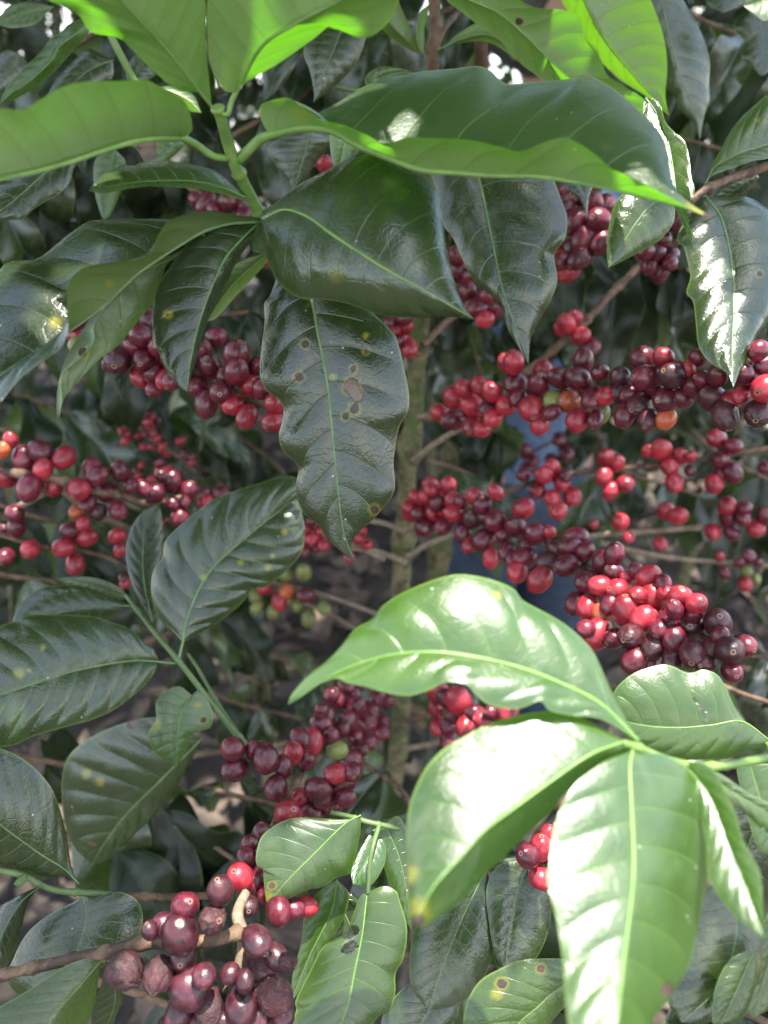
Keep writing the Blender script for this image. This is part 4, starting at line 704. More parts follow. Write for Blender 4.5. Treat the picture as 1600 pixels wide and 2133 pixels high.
BR = [
 ('shaded branch in the upper left corner, crossing behind the curled strip leaf', '420,-60,.62 300,20,.60 180,80,.58 60,150,.57 -60,230,.56', 11),
 ('branch of dark leaves at the upper left, behind the broad ribbed leaf', '480,180,.66 360,230,.64 240,290,.62 120,350,.60 0,420,.58', 12),
 ('dark branch behind the broad blue-sheened leaf at the left', '420,330,.72 300,400,.70 180,440,.68 60,500,.66 -60,560,.65', 13),
 ('branch of drooping dark leaves behind the young pale shoot', '760,120,.66 660,180,.66 560,240,.65 460,300,.64 400,380,.63', 14),
 ('shaded branch at the top behind the brown upright stem', '1080,-80,.66 980,0,.66 880,40,.66 760,60,.66 640,40,.66', 15),
 ('branch of dark leaves in the gap under the top right drip tips', '1100,100,.70 1220,180,.70 1340,260,.68 1460,300,.66 1580,330,.64', 16),
 ('bluish leafy branch in the top right corner', '1280,-60,.70 1380,0,.69 1480,50,.67 1580,90,.65 1680,140,.64', 17),
 ('leafy branch at the right edge under the brown twig node', '1330,230,.74 1420,300,.72 1510,360,.70 1600,400,.68 1680,450,.66', 18),
 ('branch of hanging dark leaves behind the upper right cherries', '1020,380,.74 1120,430,.74 1220,480,.73 1320,540,.72 1420,560,.72', 19),
 ('dull branch behind the diagonal bare twig', '1060,560,.92 1160,600,.90 1270,620,.88 1380,640,.86 1500,650,.84', 20),
 ('dark leaves at the far left behind the bunched maroon cherries', '-60,800,.78 30,820,.80 110,850,.82 190,880,.84 260,900,.86', 21),
 ('grey-green branch at the left edge between two cherry twigs', '-60,1020,.72 20,1060,.74 90,1080,.76 160,1100,.80', 22),
 ('low leaves at the left edge above the broad pleated leaf', '-60,1180,.62 20,1200,.64 100,1210,.66 160,1230,.70', 23),
 ('shadowed leaves at the lower left behind the lobed leaf', '-40,1560,.52 60,1580,.54 160,1600,.56 260,1640,.58 340,1690,.60', 24),
 ('deep shaded branch under the lower left pleated leaves', '120,1740,.56 220,1760,.58 320,1780,.60 420,1800,.62', 25),
 ('dark leaves low in the centre left of the trunk foot', '420,1640,.66 500,1660,.66 580,1680,.68 640,1720,.70', 26),
 ('shaded leaves filling the bottom left under the berry twig', '180,2040,.42 260,2060,.43 340,2090,.44 430,2140,.45', 27),
 ('dark leaves between the trunk foot and the white-glared leaf', '700,1560,.62 770,1600,.60 830,1640,.58 880,1700,.55', 28),
 ('deep shade leaves at the bottom right of centre', '820,1980,.48 900,2010,.47 1000,2060,.46 1120,2100,.45', 29),
 ('dark leaves behind the sunlit shoot at the right bottom edge', '1380,1780,.40 1460,1840,.39 1540,1900,.38 1640,1960,.37', 30),
 ('leaf spray at the lower right corner in shadow', '1340,2000,.36 1420,2040,.35 1510,2090,.34 1620,2140,.33', 31),
 ('grey dull leaves at the right edge under the black cherries', '1400,1400,.62 1480,1420,.60 1560,1450,.58 1660,1480,.56', 32),
 ('blurred leaves at the right edge beside the scattered small cherries', '1440,900,.90 1520,960,.88 1600,1000,.86 1680,1050,.84', 33),
 ('dim leaves just right of the trunk below the cherry row', '890,960,.80 960,980,.82 1020,1010,.84', 34),
 ('dark branch behind the left maroon cherries', '200,600,.70 300,640,.68 400,660,.66 520,650,.66', 35),
 ('blurred leaves left of the slim leaning stem', '120,760,1.0 200,800,1.0 280,850,1.0 330,900,1.02', 36),
 ('leaves in deep shade right of the bottom centre shoot', '860,1800,.50 930,1800,.48 1010,1820,.46 1090,1840,.45', 37),

 ('dark branch filling the gap between the two left cherry twigs', '-40,880,.95 80,920,.95 200,960,.96 320,1010,.98 420,1060,1.0', 38),
 ('drooping leaves behind the big pleated leaf at the left', '240,1040,.90 340,1080,.90 440,1110,.92 540,1130,.94', 39),
 ('dark leaves between the leaning stem and the spotted leaf', '420,860,1.05 480,900,1.05 540,940,1.05 600,990,1.05', 40),
 ('pale grey leaves behind the wavy leaf on the left', '140,700,.90 220,740,.92 320,800,.95 400,850,.98', 41),
 ('dark leaves at the right beyond the forked twigs', '1240,960,1.0 1320,990,1.0 1420,1020,1.0 1520,1060,1.0', 42),
 ('dim leaves behind the diagonal twig and its four cherries', '1180,560,1.05 1260,640,1.05 1340,700,1.04 1440,740,1.02 1560,760,1.0', 43),
 ('dense dark spray hiding the left side of the blue shirt', '915,500,.88 940,600,.88 975,700,.88 1010,800,.88 1030,900,.90', 49),
 ('dark spray above the cherry row hiding the upper part of the blue shirt', '1180,520,.95 1120,580,.95 1060,640,.95 1000,700,.95', 50),
 ('dark spray behind the edge of the arching front leaf', '1040,330,.80 990,400,.80 950,470,.80 920,540,.80', 53),
 ('low dim leaves on the soil left of the central trunk', '520,1340,1.15 600,1380,1.15 680,1420,1.15 740,1480,1.15', 54),
 ('low dim leaves at the foot of the leaning stem', '400,1420,.95 480,1460,.95 560,1480,.95 640,1500,.95', 55),
 ('dark low spray in the gap above the lobed leaf', '300,1340,.85 400,1300,.85 500,1280,.88', 56),
 ('dark leaves hanging left of the blue shirt', '900,560,1.05 930,640,1.05 960,740,1.06 990,860,1.08', 44),
 ('shaded leaves hanging right of the blue shirt', '1230,760,1.02 1240,840,1.02 1250,940,1.03 1260,1040,1.05', 45),
 ('low dark leaves behind the ripe sunlit cluster', '1280,1320,.80 1380,1340,.78 1480,1360,.76 1600,1370,.74', 46),
 ('shadowed leaves at the foot of the central trunk', '700,1400,.95 780,1440,.93 860,1480,.90 960,1500,.88', 47),
 ('dark leaves above the shrivelled cluster in the lower left', '260,1700,.60 360,1720,.60 440,1760,.60 500,1800,.60', 48),
]
for lb, p, sd in BR: leafy_branch(lb, p, sd, matmix=('dark', .4))

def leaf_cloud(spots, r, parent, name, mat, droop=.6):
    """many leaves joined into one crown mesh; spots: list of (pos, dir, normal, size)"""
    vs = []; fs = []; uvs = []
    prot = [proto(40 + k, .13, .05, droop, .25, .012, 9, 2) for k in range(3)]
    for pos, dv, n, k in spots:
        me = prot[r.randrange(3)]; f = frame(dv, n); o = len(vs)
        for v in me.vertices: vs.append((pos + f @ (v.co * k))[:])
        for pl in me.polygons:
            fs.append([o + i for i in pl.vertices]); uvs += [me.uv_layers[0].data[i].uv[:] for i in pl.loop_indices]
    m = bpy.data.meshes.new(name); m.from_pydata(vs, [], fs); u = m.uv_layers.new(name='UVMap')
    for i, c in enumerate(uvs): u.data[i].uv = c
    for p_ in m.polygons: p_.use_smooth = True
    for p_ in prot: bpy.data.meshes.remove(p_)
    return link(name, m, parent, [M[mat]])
def shrub(label, x, y, h, sp, zlo, seed, nb=20):
    nb = nb if h < 3 else 70
    r = random.Random(seed); t = thing('coffee_shrub', label, 'shrub', (x, y, 0), 'coffee shrubs in the background')
    bm = bmesh.new(); tube_into(bm, [Vector((.02 * math.sin(k * .9 + seed), .02 * math.cos(k + seed), k * h / 12)) for k in range(13)], lambda q: .018 - .012 * q, 8, .2, seed)
    spots = []
    for k in range(nb):
        z = zlo + (h - zlo) * (k + r.random()) / nb; an = k * 2.4 + r.uniform(-.4, .4); ln = sp * (1.05 - .55 * z / h) * r.uniform(.7, 1.1)
        a = Vector((0, 0, z)); path = [a + Vector((math.cos(an), math.sin(an), .25 - .55 * q)) * (ln * q) for q in (0, .25, .5, .75, 1)]
        tube_into(bm, path, lambda q: .005 - .003 * q, 5)
        for i in range(7):
            q = .2 + .8 * i / 6; p = path[0].lerp(path[-1], q) + Vector((0, 0, .12 * ln * math.sin(q * 3.1)))
            for dv, n in leaf_dirs((path[-1] - path[0]).normalized(), r, .9): spots.append((p, dv, n, r.uniform(.9, 1.35) * (1 if h < 3 else 1.7)))
    link('trunk', to_mesh(bm, 'trunk'), t, [M['trunk']])
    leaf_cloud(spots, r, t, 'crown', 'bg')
SH = [('background shrub behind the left cherry twigs, dark foliage low to the ground', -.95, 1.75, 1.9, .62, .35, 51),
      ('dark background shrub behind the front shoot at the upper left', -.45, 2.35, 2.2, .75, .75, 52),
      ('dark background shrub straight behind the central trunk', .20, 2.75, 2.2, .8, .85, 53),
      ('background shrub behind the right row of cherries', .85, 1.75, 2.1, .62, .62, 54),
      ('background shrub at the far right edge', 1.35, 2.5, 2.2, .8, .3, 55),
      ('far shrub at the left in deep shade', -1.6, 2.9, 2.3, .9, .2, 56),
      ('far shrub closing the gap left of the trunk', -.35, 3.6, 2.3, .9, .3, 57),
      ('far shrub closing the gap right of the trunk', .75, 3.5, 2.4, .9, .3, 58),
      ('far shrub beyond the right edge cherries', 2.0, 3.6, 2.4, 1.0, .2, 59),
      ('farthest shrub in the centre of the plantation row', .2, 4.6, 2.6, 1.1, .2, 60),
      ('tall dark bush closing the far left end of the row', -2.6, 6.2, 3.4, 1.6, .2, 62), ('tall dark bush closing the far middle of the row', -.4, 6.6, 3.6, 1.7, .2, 63), ('tall dark bush closing the far right end of the row', 1.9, 6.2, 3.4, 1.6, .2, 64), ('tall bush at the far right corner of the plot', 3.6, 5.4, 3.4, 1.5, .2, 65),
      ('farthest shrub at the left of the plantation row', -1.6, 4.6, 2.6, 1.1, .2, 61)]
for a in SH: shrub(*a)
# thin dead twigs standing and lying on the soil
dead = plain('dead_twig_bark', (.10, .08, .06), (.26, .21, .165), 120, .85, .3)
r = random.Random(66)
for k in range(16):
    x, y = r.uniform(-.75, .55), r.uniform(1.5, 2.7); an = r.uniform(-.5, 3.6); ln = r.uniform(.12, .35); z0 = .07
    a = Vector((0, 0, 0)); b_ = Vector((math.cos(an) * ln, math.sin(an) * ln, r.uniform(-.01, .05)))
    t = thing('fallen_twig', 'thin pale dead twig lying on the soil among dry leaves', 'twig', (x, y, z0), 'dead twigs on the soil')
    bm = bmesh.new(); tube_into(bm, [a.lerp(b_, q / 8) + Vector((r.gauss(0, .004), r.gauss(0, .004), r.gauss(0, .003))) for q in range(9)], lambda q: .0042 - .0025 * q, 6, .2, k)
    link('stem', to_mesh(bm, 'stem'), t, [dead])
# unseen tree added to shade the ground and background, its crown above the picture
t = thing('unseen_shade_tree', 'unseen tree added above the coffee rows to shade the ground behind', 'tree', (-2.4, 3.3, 0))
r = random.Random(90); spots = []
bm = bmesh.new(); tube_into(bm, [Vector((.05 * math.sin(k), .05 * math.cos(k * .8), k * .38)) for k in range(10)], lambda q: .11 - .06 * q, 12, .25, 3)
for k in range(26):
    an = k * 2.4; ln = r.uniform(1.0, 4.4); a = Vector((0, 0, 2.6 + .03 * k)); b = Vector((math.cos(an) * ln, math.sin(an) * ln, 2.9 + r.uniform(0, .9)))
    if k % 2: b = Vector((r.uniform(.9, 4.2), r.uniform(-2.1, .8), 3.0 + r.uniform(0, .8)))
    path = [a.lerp(b, q / 8) + Vector((0, 0, .25 * math.sin(q / 8 * 3.1))) for q in range(9)]
    tube_into(bm, path, lambda q: .035 - .027 * q, 6)
    for q in range(2, 9):
        for j in range(34):
            p = path[q] + Vector((r.gauss(0, .28), r.gauss(0, .28), r.gauss(0, .10)))
            if p.y + 3.3 - .155 * (p.z - .9) < 1.05: continue
            dv = Vector((r.gauss(0, 1), r.gauss(0, 1), -.3)).normalized(); n = Vector((r.gauss(0, .3), r.gauss(0, .3), 1)); spots.append((p, dv, (n - dv * n.dot(dv)).normalized(), r.uniform(1.6, 2.6)))
link('trunk', to_mesh(bm, 'trunk'), t, [M['trunk']])
leaf_cloud(spots, r, t, 'crown', 'mid')

# ---- ground
g = G('soil_and_litter'); tc = g.N('TexCoord'); vec = tc.outputs['Object']
n1 = g.noise(vec, 2.2, 4, .6); n2 = g.noise(vec, 26, 5, .65)
c = g.mix(g.smooth(n2, .3, .7), (.020, .015, .013), (.060, .045, .038)); c = g.mix(g.math('MULTIPLY', g.smooth(n1, .45, .65), .5), c, (.085, .075, .055))
pr = g.N('BsdfPrincipled'); g.L(c, pr.inputs['Base Color']); pr.inputs['Roughness'].default_value = .95
bp = g.N('Bump'); bp.inputs['Distance'].default_value = .03; bp.inputs['Strength'].default_value = .8; g.L(n2, bp.inputs['Height']); g.L(bp.outputs[0], pr.inputs['Normal'])
o_ = g.N('OutputMaterial'); g.L(pr.outputs[0], o_.inputs[0])
bm = bmesh.new(); bmesh.ops.create_grid(bm, x_segments=90, y_segments=90, size=30)
for v in bm.verts: v.co.z = .05 * noise.noise(v.co * .5) + (.02 * noise.noise(v.co * 3) if v.co.length < 6 else 0)
gr = link('ground', to_mesh(bm, 'ground'), None, [g.m]); gr['kind'] = 'structure'
litm = plain('dry_litter', (.05, .035, .025), (.15, .105, .075), 14, .8, .3, (.03, .022, .018))
r = random.Random(77); vs = []; fs = []
for k in range(1800):
    x, y = r.uniform(-1.8, 1.8), r.uniform(.5, 3.6); s = r.uniform(.03, .075); an = r.uniform(0, 6.3); z = .045 + r.uniform(0, .03); tl = r.gauss(0, .25); tl2 = r.gauss(0, .25)
    o = len(vs); ca, sa = math.cos(an), math.sin(an)
    for a_, b_, c_ in ((-1, 0, 0), (-.45, .36, .12), (.35, .38, .12), (1, 0, .05), (.35, -.38, .12), (-.45, -.36, .12), (0, 0, 0)):
        vs.append((x + s * (a_ * ca - b_ * sa), y + s * (a_ * sa + b_ * ca), z + s * (c_ + a_ * tl + b_ * tl2)))
    for i in range(6): fs.append((o + i, o + (i + 1) % 6, o + 6))
me = bpy.data.meshes.new('leaf_litter'); me.from_pydata(vs, [], fs); lt = link('leaf_litter', me, None, [litm]); lt['kind'] = 'stuff'
lt['label'] = 'dry brown fallen leaves on the soil under the bushes'; lt['category'] = 'leaf litter'

# ---- the person in blue behind the bushes
def skinned(name, vr, ed, mat, parent, sub=2, root=0):
    me = bpy.data.meshes.new(name); me.from_pydata([v[0] for v in vr], ed, [])
    o = bpy.data.objects.new(name, me); col.objects.link(o)
    o.modifiers.new('s', 'SKIN'); sk = me.skin_vertices[0].data
    for s, v in zip(sk, vr): s.radius = (v[1], v[2] if len(v) > 2 else v[1])
    sk[root].use_root = True
    b_ = o.modifiers.new('b', 'SUBSURF'); b_.levels = sub; b_.render_levels = sub
    dg = bpy.context.evaluated_depsgraph_get(); em = bpy.data.meshes.new_from_object(o.evaluated_get(dg))
    bpy.data.objects.remove(o)
    em.materials.clear(); em.materials.append(mat)
    for p_ in em.polygons: p_.use_smooth = True
    em.name = name; ob = bpy.data.objects.new(name, em); col.objects.link(ob); ob.parent = parent; return ob
PX, PY = .262, 1.30
per = thing('person', 'person in blue shirt and dark blue jeans standing behind the bushes, mostly hidden', 'person', (PX, PY, 0))
per.rotation_euler = (0, 0, R(25))
skin = plain('skin', (.30, .17, .11), (.36, .21, .14), 40, .5, .05); hairm = plain('black_hair', (.012, .010, .009), (.03, .024, .02), 90, .5, .4)
jean = plain('denim', (.016, .027, .050), (.028, .045, .078), 60, .9, .3); shirt = plain('blue_shirt_cloth', (.075, .12, .22), (.12, .175, .29), 7, .85, .8, dist=.03)
bv = [((0, 0, .90), .12, .09), ((0, 0, 1.08), .11, .085), ((0, 0, 1.26), .14, .09), ((0, 0, 1.38), .08, .07), ((0, -.005, 1.44), .05), ((0, -.02, 1.54), .078, .095), ((0, -.01, 1.62), .06, .08)]
be = [(0, 1), (1, 2), (2, 3), (3, 4), (4, 5), (5, 6)]
for s in (-1, 1):
    k = len(bv); bv += [((s * .17, .01, 1.34), .052), ((s * .20, .0, 1.08), .042), ((s * .12, -.17, 1.20), .032), ((s * .08, -.22, 1.26), .026, .04)]; be += [(3, k), (k, k + 1), (k + 1, k + 2), (k + 2, k + 3)]
    for f in range(4):
        q = len(bv); x0 = s * .08 + (f - 1.5) * .017; bv += [((x0, -.245, 1.305), .009), ((x0, -.262, 1.335 + (0 if f in (0, 3) else .006)), .0085), ((x0, -.285, 1.345), .008)]; be += [(k + 3, q), (q, q + 1), (q + 1, q + 2)]
    q = len(bv); bv += [((s * .045, -.25, 1.27), .011), ((s * .035, -.275, 1.30), .009)]; be += [(k + 3, q), (q, q + 1)]
    k = len(bv); bv += [((s * .09, 0, .80), .085), ((s * .10, -.01, .48), .058), ((s * .10, .02, .10), .040), ((s * .105, -.06, .045), .038), ((s * .11, -.16, .04), .032)]; be += [(0, k), (k, k + 1), (k + 1, k + 2), (k + 2, k + 3), (k + 3, k + 4)]
body = skinned('body', bv, be, skin, per)
tv = [((0, 0, .76), .128, .105), ((0, 0, 1.05), .125, .10), ((0, 0, 1.25), .16, .108), ((0, 0, 1.37), .11, .085), ((0, 0, 1.42), .065, .06)]; te = [(0, 1), (1, 2), (2, 3), (3, 4)]
for s in (-1, 1):
    k = len(tv); tv += [((s * .165, .01, 1.34), .062), ((s * .195, .0, 1.09), .056), ((s * .12, -.17, 1.19), .044), ((s * .088, -.21, 1.245), .040)]; te += [(3, k), (k, k + 1), (k + 1, k + 2), (k + 2, k + 3)]
skinned('shirt', tv, te, shirt, per)
jv = [((0, 0, .92), .14, .10), ((0, 0, .86), .14, .105)]; je = [(0, 1)]
for s in (-1, 1):
    k = len(jv); jv += [((s * .09, 0, .74), .098), ((s * .10, -.01, .46), .072), ((s * .10, .015, .08), .062)]; je += [(1, k), (k, k + 1), (k + 1, k + 2)]
skinned('jeans', jv, je, jean, per)
skinned('hair', [((0, .02, 1.60), .082, .085), ((0, .01, 1.655), .075, .08), ((0, .045, 1.53), .05, .05)], [(0, 1), (0, 2)], hairm, per)
for s in (-1, 1):
    for nm, loc, rd, sc, mt in (('eye', (s * .030, -.108, 1.555), .011, (1, .6, .7), hairm), ('ear', (s * .082, -.005, 1.545), .028, (.35, .7, 1.1), skin)):
        bm = bmesh.new(); bmesh.ops.create_uvsphere(bm, u_segments=12, v_segments=8, radius=rd)
        for v in bm.verts: v.co = Vector((v.co.x * sc[0] + loc[0], v.co.y * sc[1] + loc[1], v.co.z * sc[2] + loc[2]))
        link(nm, to_mesh(bm, nm), body, [mt])
for nm, loc, sc in (('nose', (0, -.122, 1.525), (.5, .9, 1)), ('mouth', (0, -.108, 1.488), (1.2, .5, .35))):
    bm = bmesh.new(); bmesh.ops.create_uvsphere(bm, u_segments=12, v_segments=8, radius=.02)
    for v in bm.verts: v.co = Vector((v.co.x * sc[0] + loc[0], v.co.y * sc[1] + loc[1], v.co.z * sc[2] + loc[2]))
    link(nm, to_mesh(bm, nm), body, [skin])
# ================================================================== unseen crown added to the central tree: leaves set to cast shade, gaps at sunlit spots
LIT = []; bpy.context.view_layer.update(); DG = bpy.context.evaluated_depsgraph_get()
def lit(s, r=.012):
    for q in pts(s):
        ray = (P(q[0], q[1], 1) - CAM).normalized(); h = scn.ray_cast(DG, CAM, ray)
        LIT.append((h[1] if h[0] and (h[1] - CAM).length < .8 else P(*q), r))
lit('1270,1470,.22 1200,1400,.222 1120,1330,.23 1060,1260,.235 960,1240,.235 900,1320,.234 820,1320,.238 760,1360,.242 700,1400,.246 1000,1420,.228 1110,1440,.226', .016)
lit('1180,1510,.212 1080,1550,.208 1000,1600,.206 920,1640,.204 900,1720,.203 900,1820,.203 1000,1690,.204 1100,1620,.207', .018)
lit('1230,1650,.20 1220,1750,.196 1230,1850,.19 1250,1950,.185 1290,2050,.183 1390,1900,.19 1400,1700,.2', .016)
lit('1530,1800,.228 1490,1700,.228 1570,1880,.23 1560,1660,.232', .014)
lit('1400,1450,.30 1340,1450,.30 1450,1540,.30 1340,1540,.30 1530,1550,.30 1480,1430,.30', .014)
lit('560,1785,.325 570,1840,.325 600,1830,.325 630,1835,.325 670,1830,.325 620,1800,.325', .006)
lit('760,1950,.32 700,2040,.315 780,2050,.317 720,1900,.32 680,2100,.312 810,1920,.32 660,1960,.325 640,2020,.325', .014)
lit('770,1790,.345 1100,2100,.297', .010)
lit('1290,1230,.40 1350,1230,.39 1410,1240,.385 1340,1290,.39 1250,1290,.40 1300,1270,.40', .014)
lit('1470,600,.367 1480,680,.367 1450,560,.367 1500,740,.369 1440,520,.37', .010)
lit('1425,300,.343 1435,380,.343 1400,260,.343', .008)
lit('1340,385,.245 1390,400,.243 1420,420,.242', .008)
lit('1300,450,.365 1290,520,.363', .008)
lit('1240,100,.425 1290,160,.433 1340,215,.445 1210,70,.42 1180,30,.41 1320,80,.44 1350,140,.46 1370,190,.475', .012)
lit('470,40,.24 485,90,.25 505,140,.257 450,8,.235 545,20,.235 555,60,.24 535,5,.235 580,105,.246 620,85,.245 660,65,.24 695,48,.235', .004)
lit('215,385,.263', .006); lit('165,520,.28 155,550,.277', .006); lit('80,680,.262 110,650,.265 45,710,.26', .006)
lit('670,660,.322 672,685,.322', .004); lit('45,1505,.37', .006); lit('395,280,.266', .005); lit('340,180,.45', .006)
lit('370,1930,.29 420,1930,.29 445,1900,.29 520,1950,.30 550,1930,.29 540,2000,.29 570,1990,.29 570,2050,.29 380,2050,.29 310,2010,.295 380,1880,.29 600,2010,.29', .012)
lit('610,1565,.40 610,1690,.37 655,1640,.37', .008)
lit('1590,800,.375 1545,820,.38 1440,775,.40 1380,740,.41 1395,870,.41 1420,760,.40', .008)
lit('955,1460,.50 970,1510,.50 1060,1490,.47', .008); lit('1125,1765,.34 1130,1830,.34', .008); lit('0,940,.52 8,990,.52', .006)
import numpy as np
for o in LEAVES:
    if o.material_slots[0].material is M['lit'] and 'shadow' not in o.get('label', ''):
        ro = root_of(o)
        for k in range(0, len(o.data.vertices), max(1, len(o.data.vertices) // 60)): LIT.append((ro + o.data.vertices[k].co, .0035))
e1 = SUN.orthogonal().normalized(); e2 = SUN.cross(e1)
LX = np.array([(p.dot(e1), p.dot(e2), p.dot(SUN), r_) for p, r_ in LIT])
def frame_ok(c, m=.09): return c.z > CAM_Z + m + .12 * max(0, c.y)
def sees(c, dv, n, hl, hw, X, pad):
    """which of the points X lie in the shadow of a leaf"""
    bx = n.cross(dv); A0, A1, B0, B1 = dv.dot(e1) * hl, dv.dot(e2) * hl, bx.dot(e1) * hw, bx.dot(e2) * hw; det = A0 * B1 - A1 * B0
    if abs(det) < 1e-7: return np.zeros(len(X), bool)
    dx = X[:, 0] - c.dot(e1); dy = X[:, 1] - c.dot(e2)
    l = np.hypot((dx * B1 - dy * B0) / det, (A0 * dy - A1 * dx) / det)
    return (X[:, 2] < c.dot(SUN)) & (l < 1 + pad / max(.012, math.sqrt(abs(det))))
r = random.Random(2024); spots = []; bm = bmesh.new(); joints = []
# what should lie in shade: traced leaves, cherries, twigs that are not close to a lit spot
SHP = []
for o in LEAVES:
    if o.material_slots[0].material is M['lit'] or o.parent == S12: continue
    ro = root_of(o); nv = len(o.data.vertices)
    for k in range(0, nv, max(1, nv // 330)): SHP.append(ro + o.data.vertices[k].co)
for o in col.objects:
    if o.name.startswith('cherry'): SHP.append(root_of(o))
for k in range(500): SHP.append(Vector((r.uniform(-.7, .7), r.uniform(.5, 1.5), r.uniform(.6, 1.3))))
SHP = [p for p in SHP if p.z > .3]
SX = np.array([(p.dot(e1), p.dot(e2), p.dot(SUN)) for p in SHP])
keep = np.ones(len(SX), bool)
for i in range(len(SX)):
    dd = np.hypot(LX[:, 0] - SX[i, 0], LX[:, 1] - SX[i, 1]); keep[i] = not np.any((dd < LX[:, 3] * 1.25 + .002) & (LX[:, 2] > SX[i, 2] - .25))
SX = SX[keep]; SHP = [p for p, k in zip(SHP, keep) if k]
cov = np.zeros(len(SX), bool)
def add(base, dv, n, kk):
    c = base + dv * (.066 * kk)
    if not frame_ok(c): return False
    if (sees(c, dv, n, .068 * kk, .026 * kk, LX, LX[:, 3] * .6)).any(): return False
    spots.append((base, dv, n, kk)); cov[sees(c, dv, n, .055 * kk, .020 * kk, SX, 0)] = True; return True
for k in range(70):
    an = k * 2.39996; z = CAM_Z + .28 + .60 * ((k * .618) % 1); ln = r.uniform(.45, .95)
    a = Vector((.065 - .05 * (z - CAM_Z), .585, z - .04)); tip = a + Vector((math.cos(an) * ln, math.sin(an) * ln, .10 * ln))
    if tip.y < -.16: tip = a + (tip - a) * ((a.y + .16) / (a.y - tip.y))
    path = [a.lerp(tip, q / 16) + Vector((0, 0, .07 * math.sin(q / 16 * 3.1))) for q in range(17)]
    cut = len(path)
    for i, p in enumerate(path):
        if np.any((np.hypot(LX[:, 0] - p.dot(e1), LX[:, 1] - p.dot(e2)) < .022) & (LX[:, 2] < p.dot(SUN))): cut = i; break
    path = path[:cut]
    if len(path) < 4: continue
    used = False
    for i in range(2, len(path)):
        for dv, n in leaf_dirs((path[-1] - path[0]).normalized(), r, .35): used |= add(path[i], dv, n, r.uniform(.8, 1.25))
    if used:
        q_ = [v for v in path if frame_ok(v, .05)]
        if len(q_) > 1: tube_into(bm, q_, lambda q: .0026 - .0014 * q, 5); joints += q_
order = list(range(len(SX))); r.shuffle(order)
for i in order:
    if cov[i]: continue
    for tr_ in range(60):
        h = r.uniform(.09, .8); c = SHP[i] + SUN * h + Vector((r.gauss(0, .012), r.gauss(0, .012), 0)); kk = r.uniform(.55, 1.2) if tr_ < 16 else r.uniform(.16, .5)
        if c.z > CAM_Z + .95 or not frame_ok(c): continue
        j = min(joints, key=lambda q: (q - c).length); dv = c - j; dv.z *= .3
        dv = (dv.normalized() + Vector((r.gauss(0, .7), r.gauss(0, .7), r.gauss(0, .15)))).normalized(); n = Vector((r.gauss(0, .2), r.gauss(0, .2), 1)); n = (n - dv * n.dot(dv)).normalized()
        base = c - dv * (.066 * kk)
        seg = [base.lerp(j, q / 10) for q in range(11)]
        if add(base, dv, n, kk):
            ok = not any(np.any((np.hypot(LX[:, 0] - p.dot(e1), LX[:, 1] - p.dot(e2)) < .006) & (LX[:, 2] < p.dot(SUN))) for p in seg) and all(frame_ok(p, .03) for p in seg)
            if ok: tube_into(bm, seg, lambda q: .0009 + .0006 * q, 4); joints.append(base)
            break
tube_into(bm, [Vector((.066 - .05 * q, .585, CAM_Z + q)) for q in (.02, .1, .2, .35, .5, .7, .9)], lambda q: .0045 - .002 * q, 8)
ro = root_of(T1)
for v in bm.verts: v.co -= ro
link('unseen_upper_branches', to_mesh(bm, 'unseen_upper_branches'), T1, [M['twig']])
leaf_cloud([(a - ro, b_, c_, k_) for a, b_, c_, k_ in spots], r, T1, 'crown', 'mid', .08)  # unseen leaves, placed to block the sun everywhere but the lit points
print('CROWN', len(spots), 'lit', len(LX), 'shade', len(SX), 'covered', int(cov.sum()))

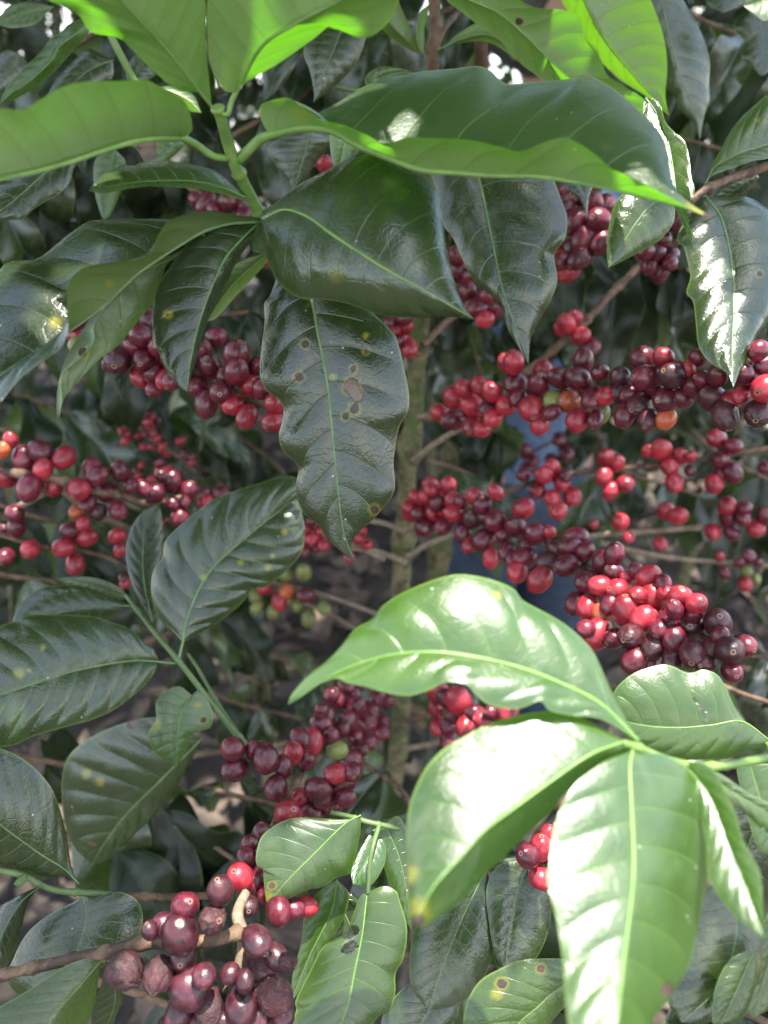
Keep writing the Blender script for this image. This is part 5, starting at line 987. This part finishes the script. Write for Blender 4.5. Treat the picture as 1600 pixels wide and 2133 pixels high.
# ------------------------------------------------------------------ sky, sun, picture
w = bpy.data.worlds.new('World'); scn.world = w; w.use_nodes = True
bgn = w.node_tree.nodes['Background']; sk = w.node_tree.nodes.new('ShaderNodeTexSky'); sk.sky_type = 'NISHITA'; sk.sun_disc = False
sk.sun_elevation = math.asin(SUN.z); sk.sun_rotation = math.atan2(SUN.x, SUN.y)
wt = w.node_tree; tcw = wt.nodes.new('ShaderNodeTexCoord'); cn = wt.nodes.new('ShaderNodeTexNoise'); cn.inputs['Scale'].default_value = 2.6; cn.inputs['Detail'].default_value = 5
rmp = wt.nodes.new('ShaderNodeMapRange'); rmp.interpolation_type = 'SMOOTHSTEP'; rmp.inputs[1].default_value = .44; rmp.inputs[2].default_value = .62; rmp.inputs[3].default_value = .15
bw = wt.nodes.new('ShaderNodeRGBToBW'); ml = wt.nodes.new('ShaderNodeMath'); ml.operation = 'MULTIPLY'; ml.inputs[1].default_value = 1.5; cmx = wt.nodes.new('ShaderNodeMix'); cmx.data_type = 'RGBA'
wt.links.new(tcw.outputs['Generated'], cn.inputs['Vector']); wt.links.new(cn.outputs['Fac'], rmp.inputs[0]); wt.links.new(rmp.outputs[0], cmx.inputs[0]); wt.links.new(sk.outputs[0], cmx.inputs[6])
wt.links.new(sk.outputs[0], bw.inputs[0]); wt.links.new(bw.outputs[0], ml.inputs[0]); wt.links.new(ml.outputs[0], cmx.inputs[7]); wt.links.new(cmx.outputs[2], bgn.inputs[0]); bgn.inputs[1].default_value = .15
ld = bpy.data.lights.new('sun', 'SUN'); ld.energy = 3.4; ld.angle = R(.5); ld.color = (1, .96, .88)
lo = bpy.data.objects.new('sun', ld); col.objects.link(lo); lo.location = (0, 0, 5); lo.rotation_mode = 'QUATERNION'; lo.rotation_quaternion = SUN.to_track_quat('Z', 'Y')
scn.view_settings.view_transform = 'Standard'; scn.view_settings.look = 'None'; scn.view_settings.gamma = 1; scn.view_settings.use_curve_mapping = False
scn.view_settings.exposure = 2.1
scn.render.engine = 'CYCLES'
cy = scn.cycles; cy.use_denoising = True; cy.max_bounces = 8; cy.diffuse_bounces = 4; cy.glossy_bounces = 3; cy.transmission_bounces = 6; cy.sample_clamp_indirect = 6
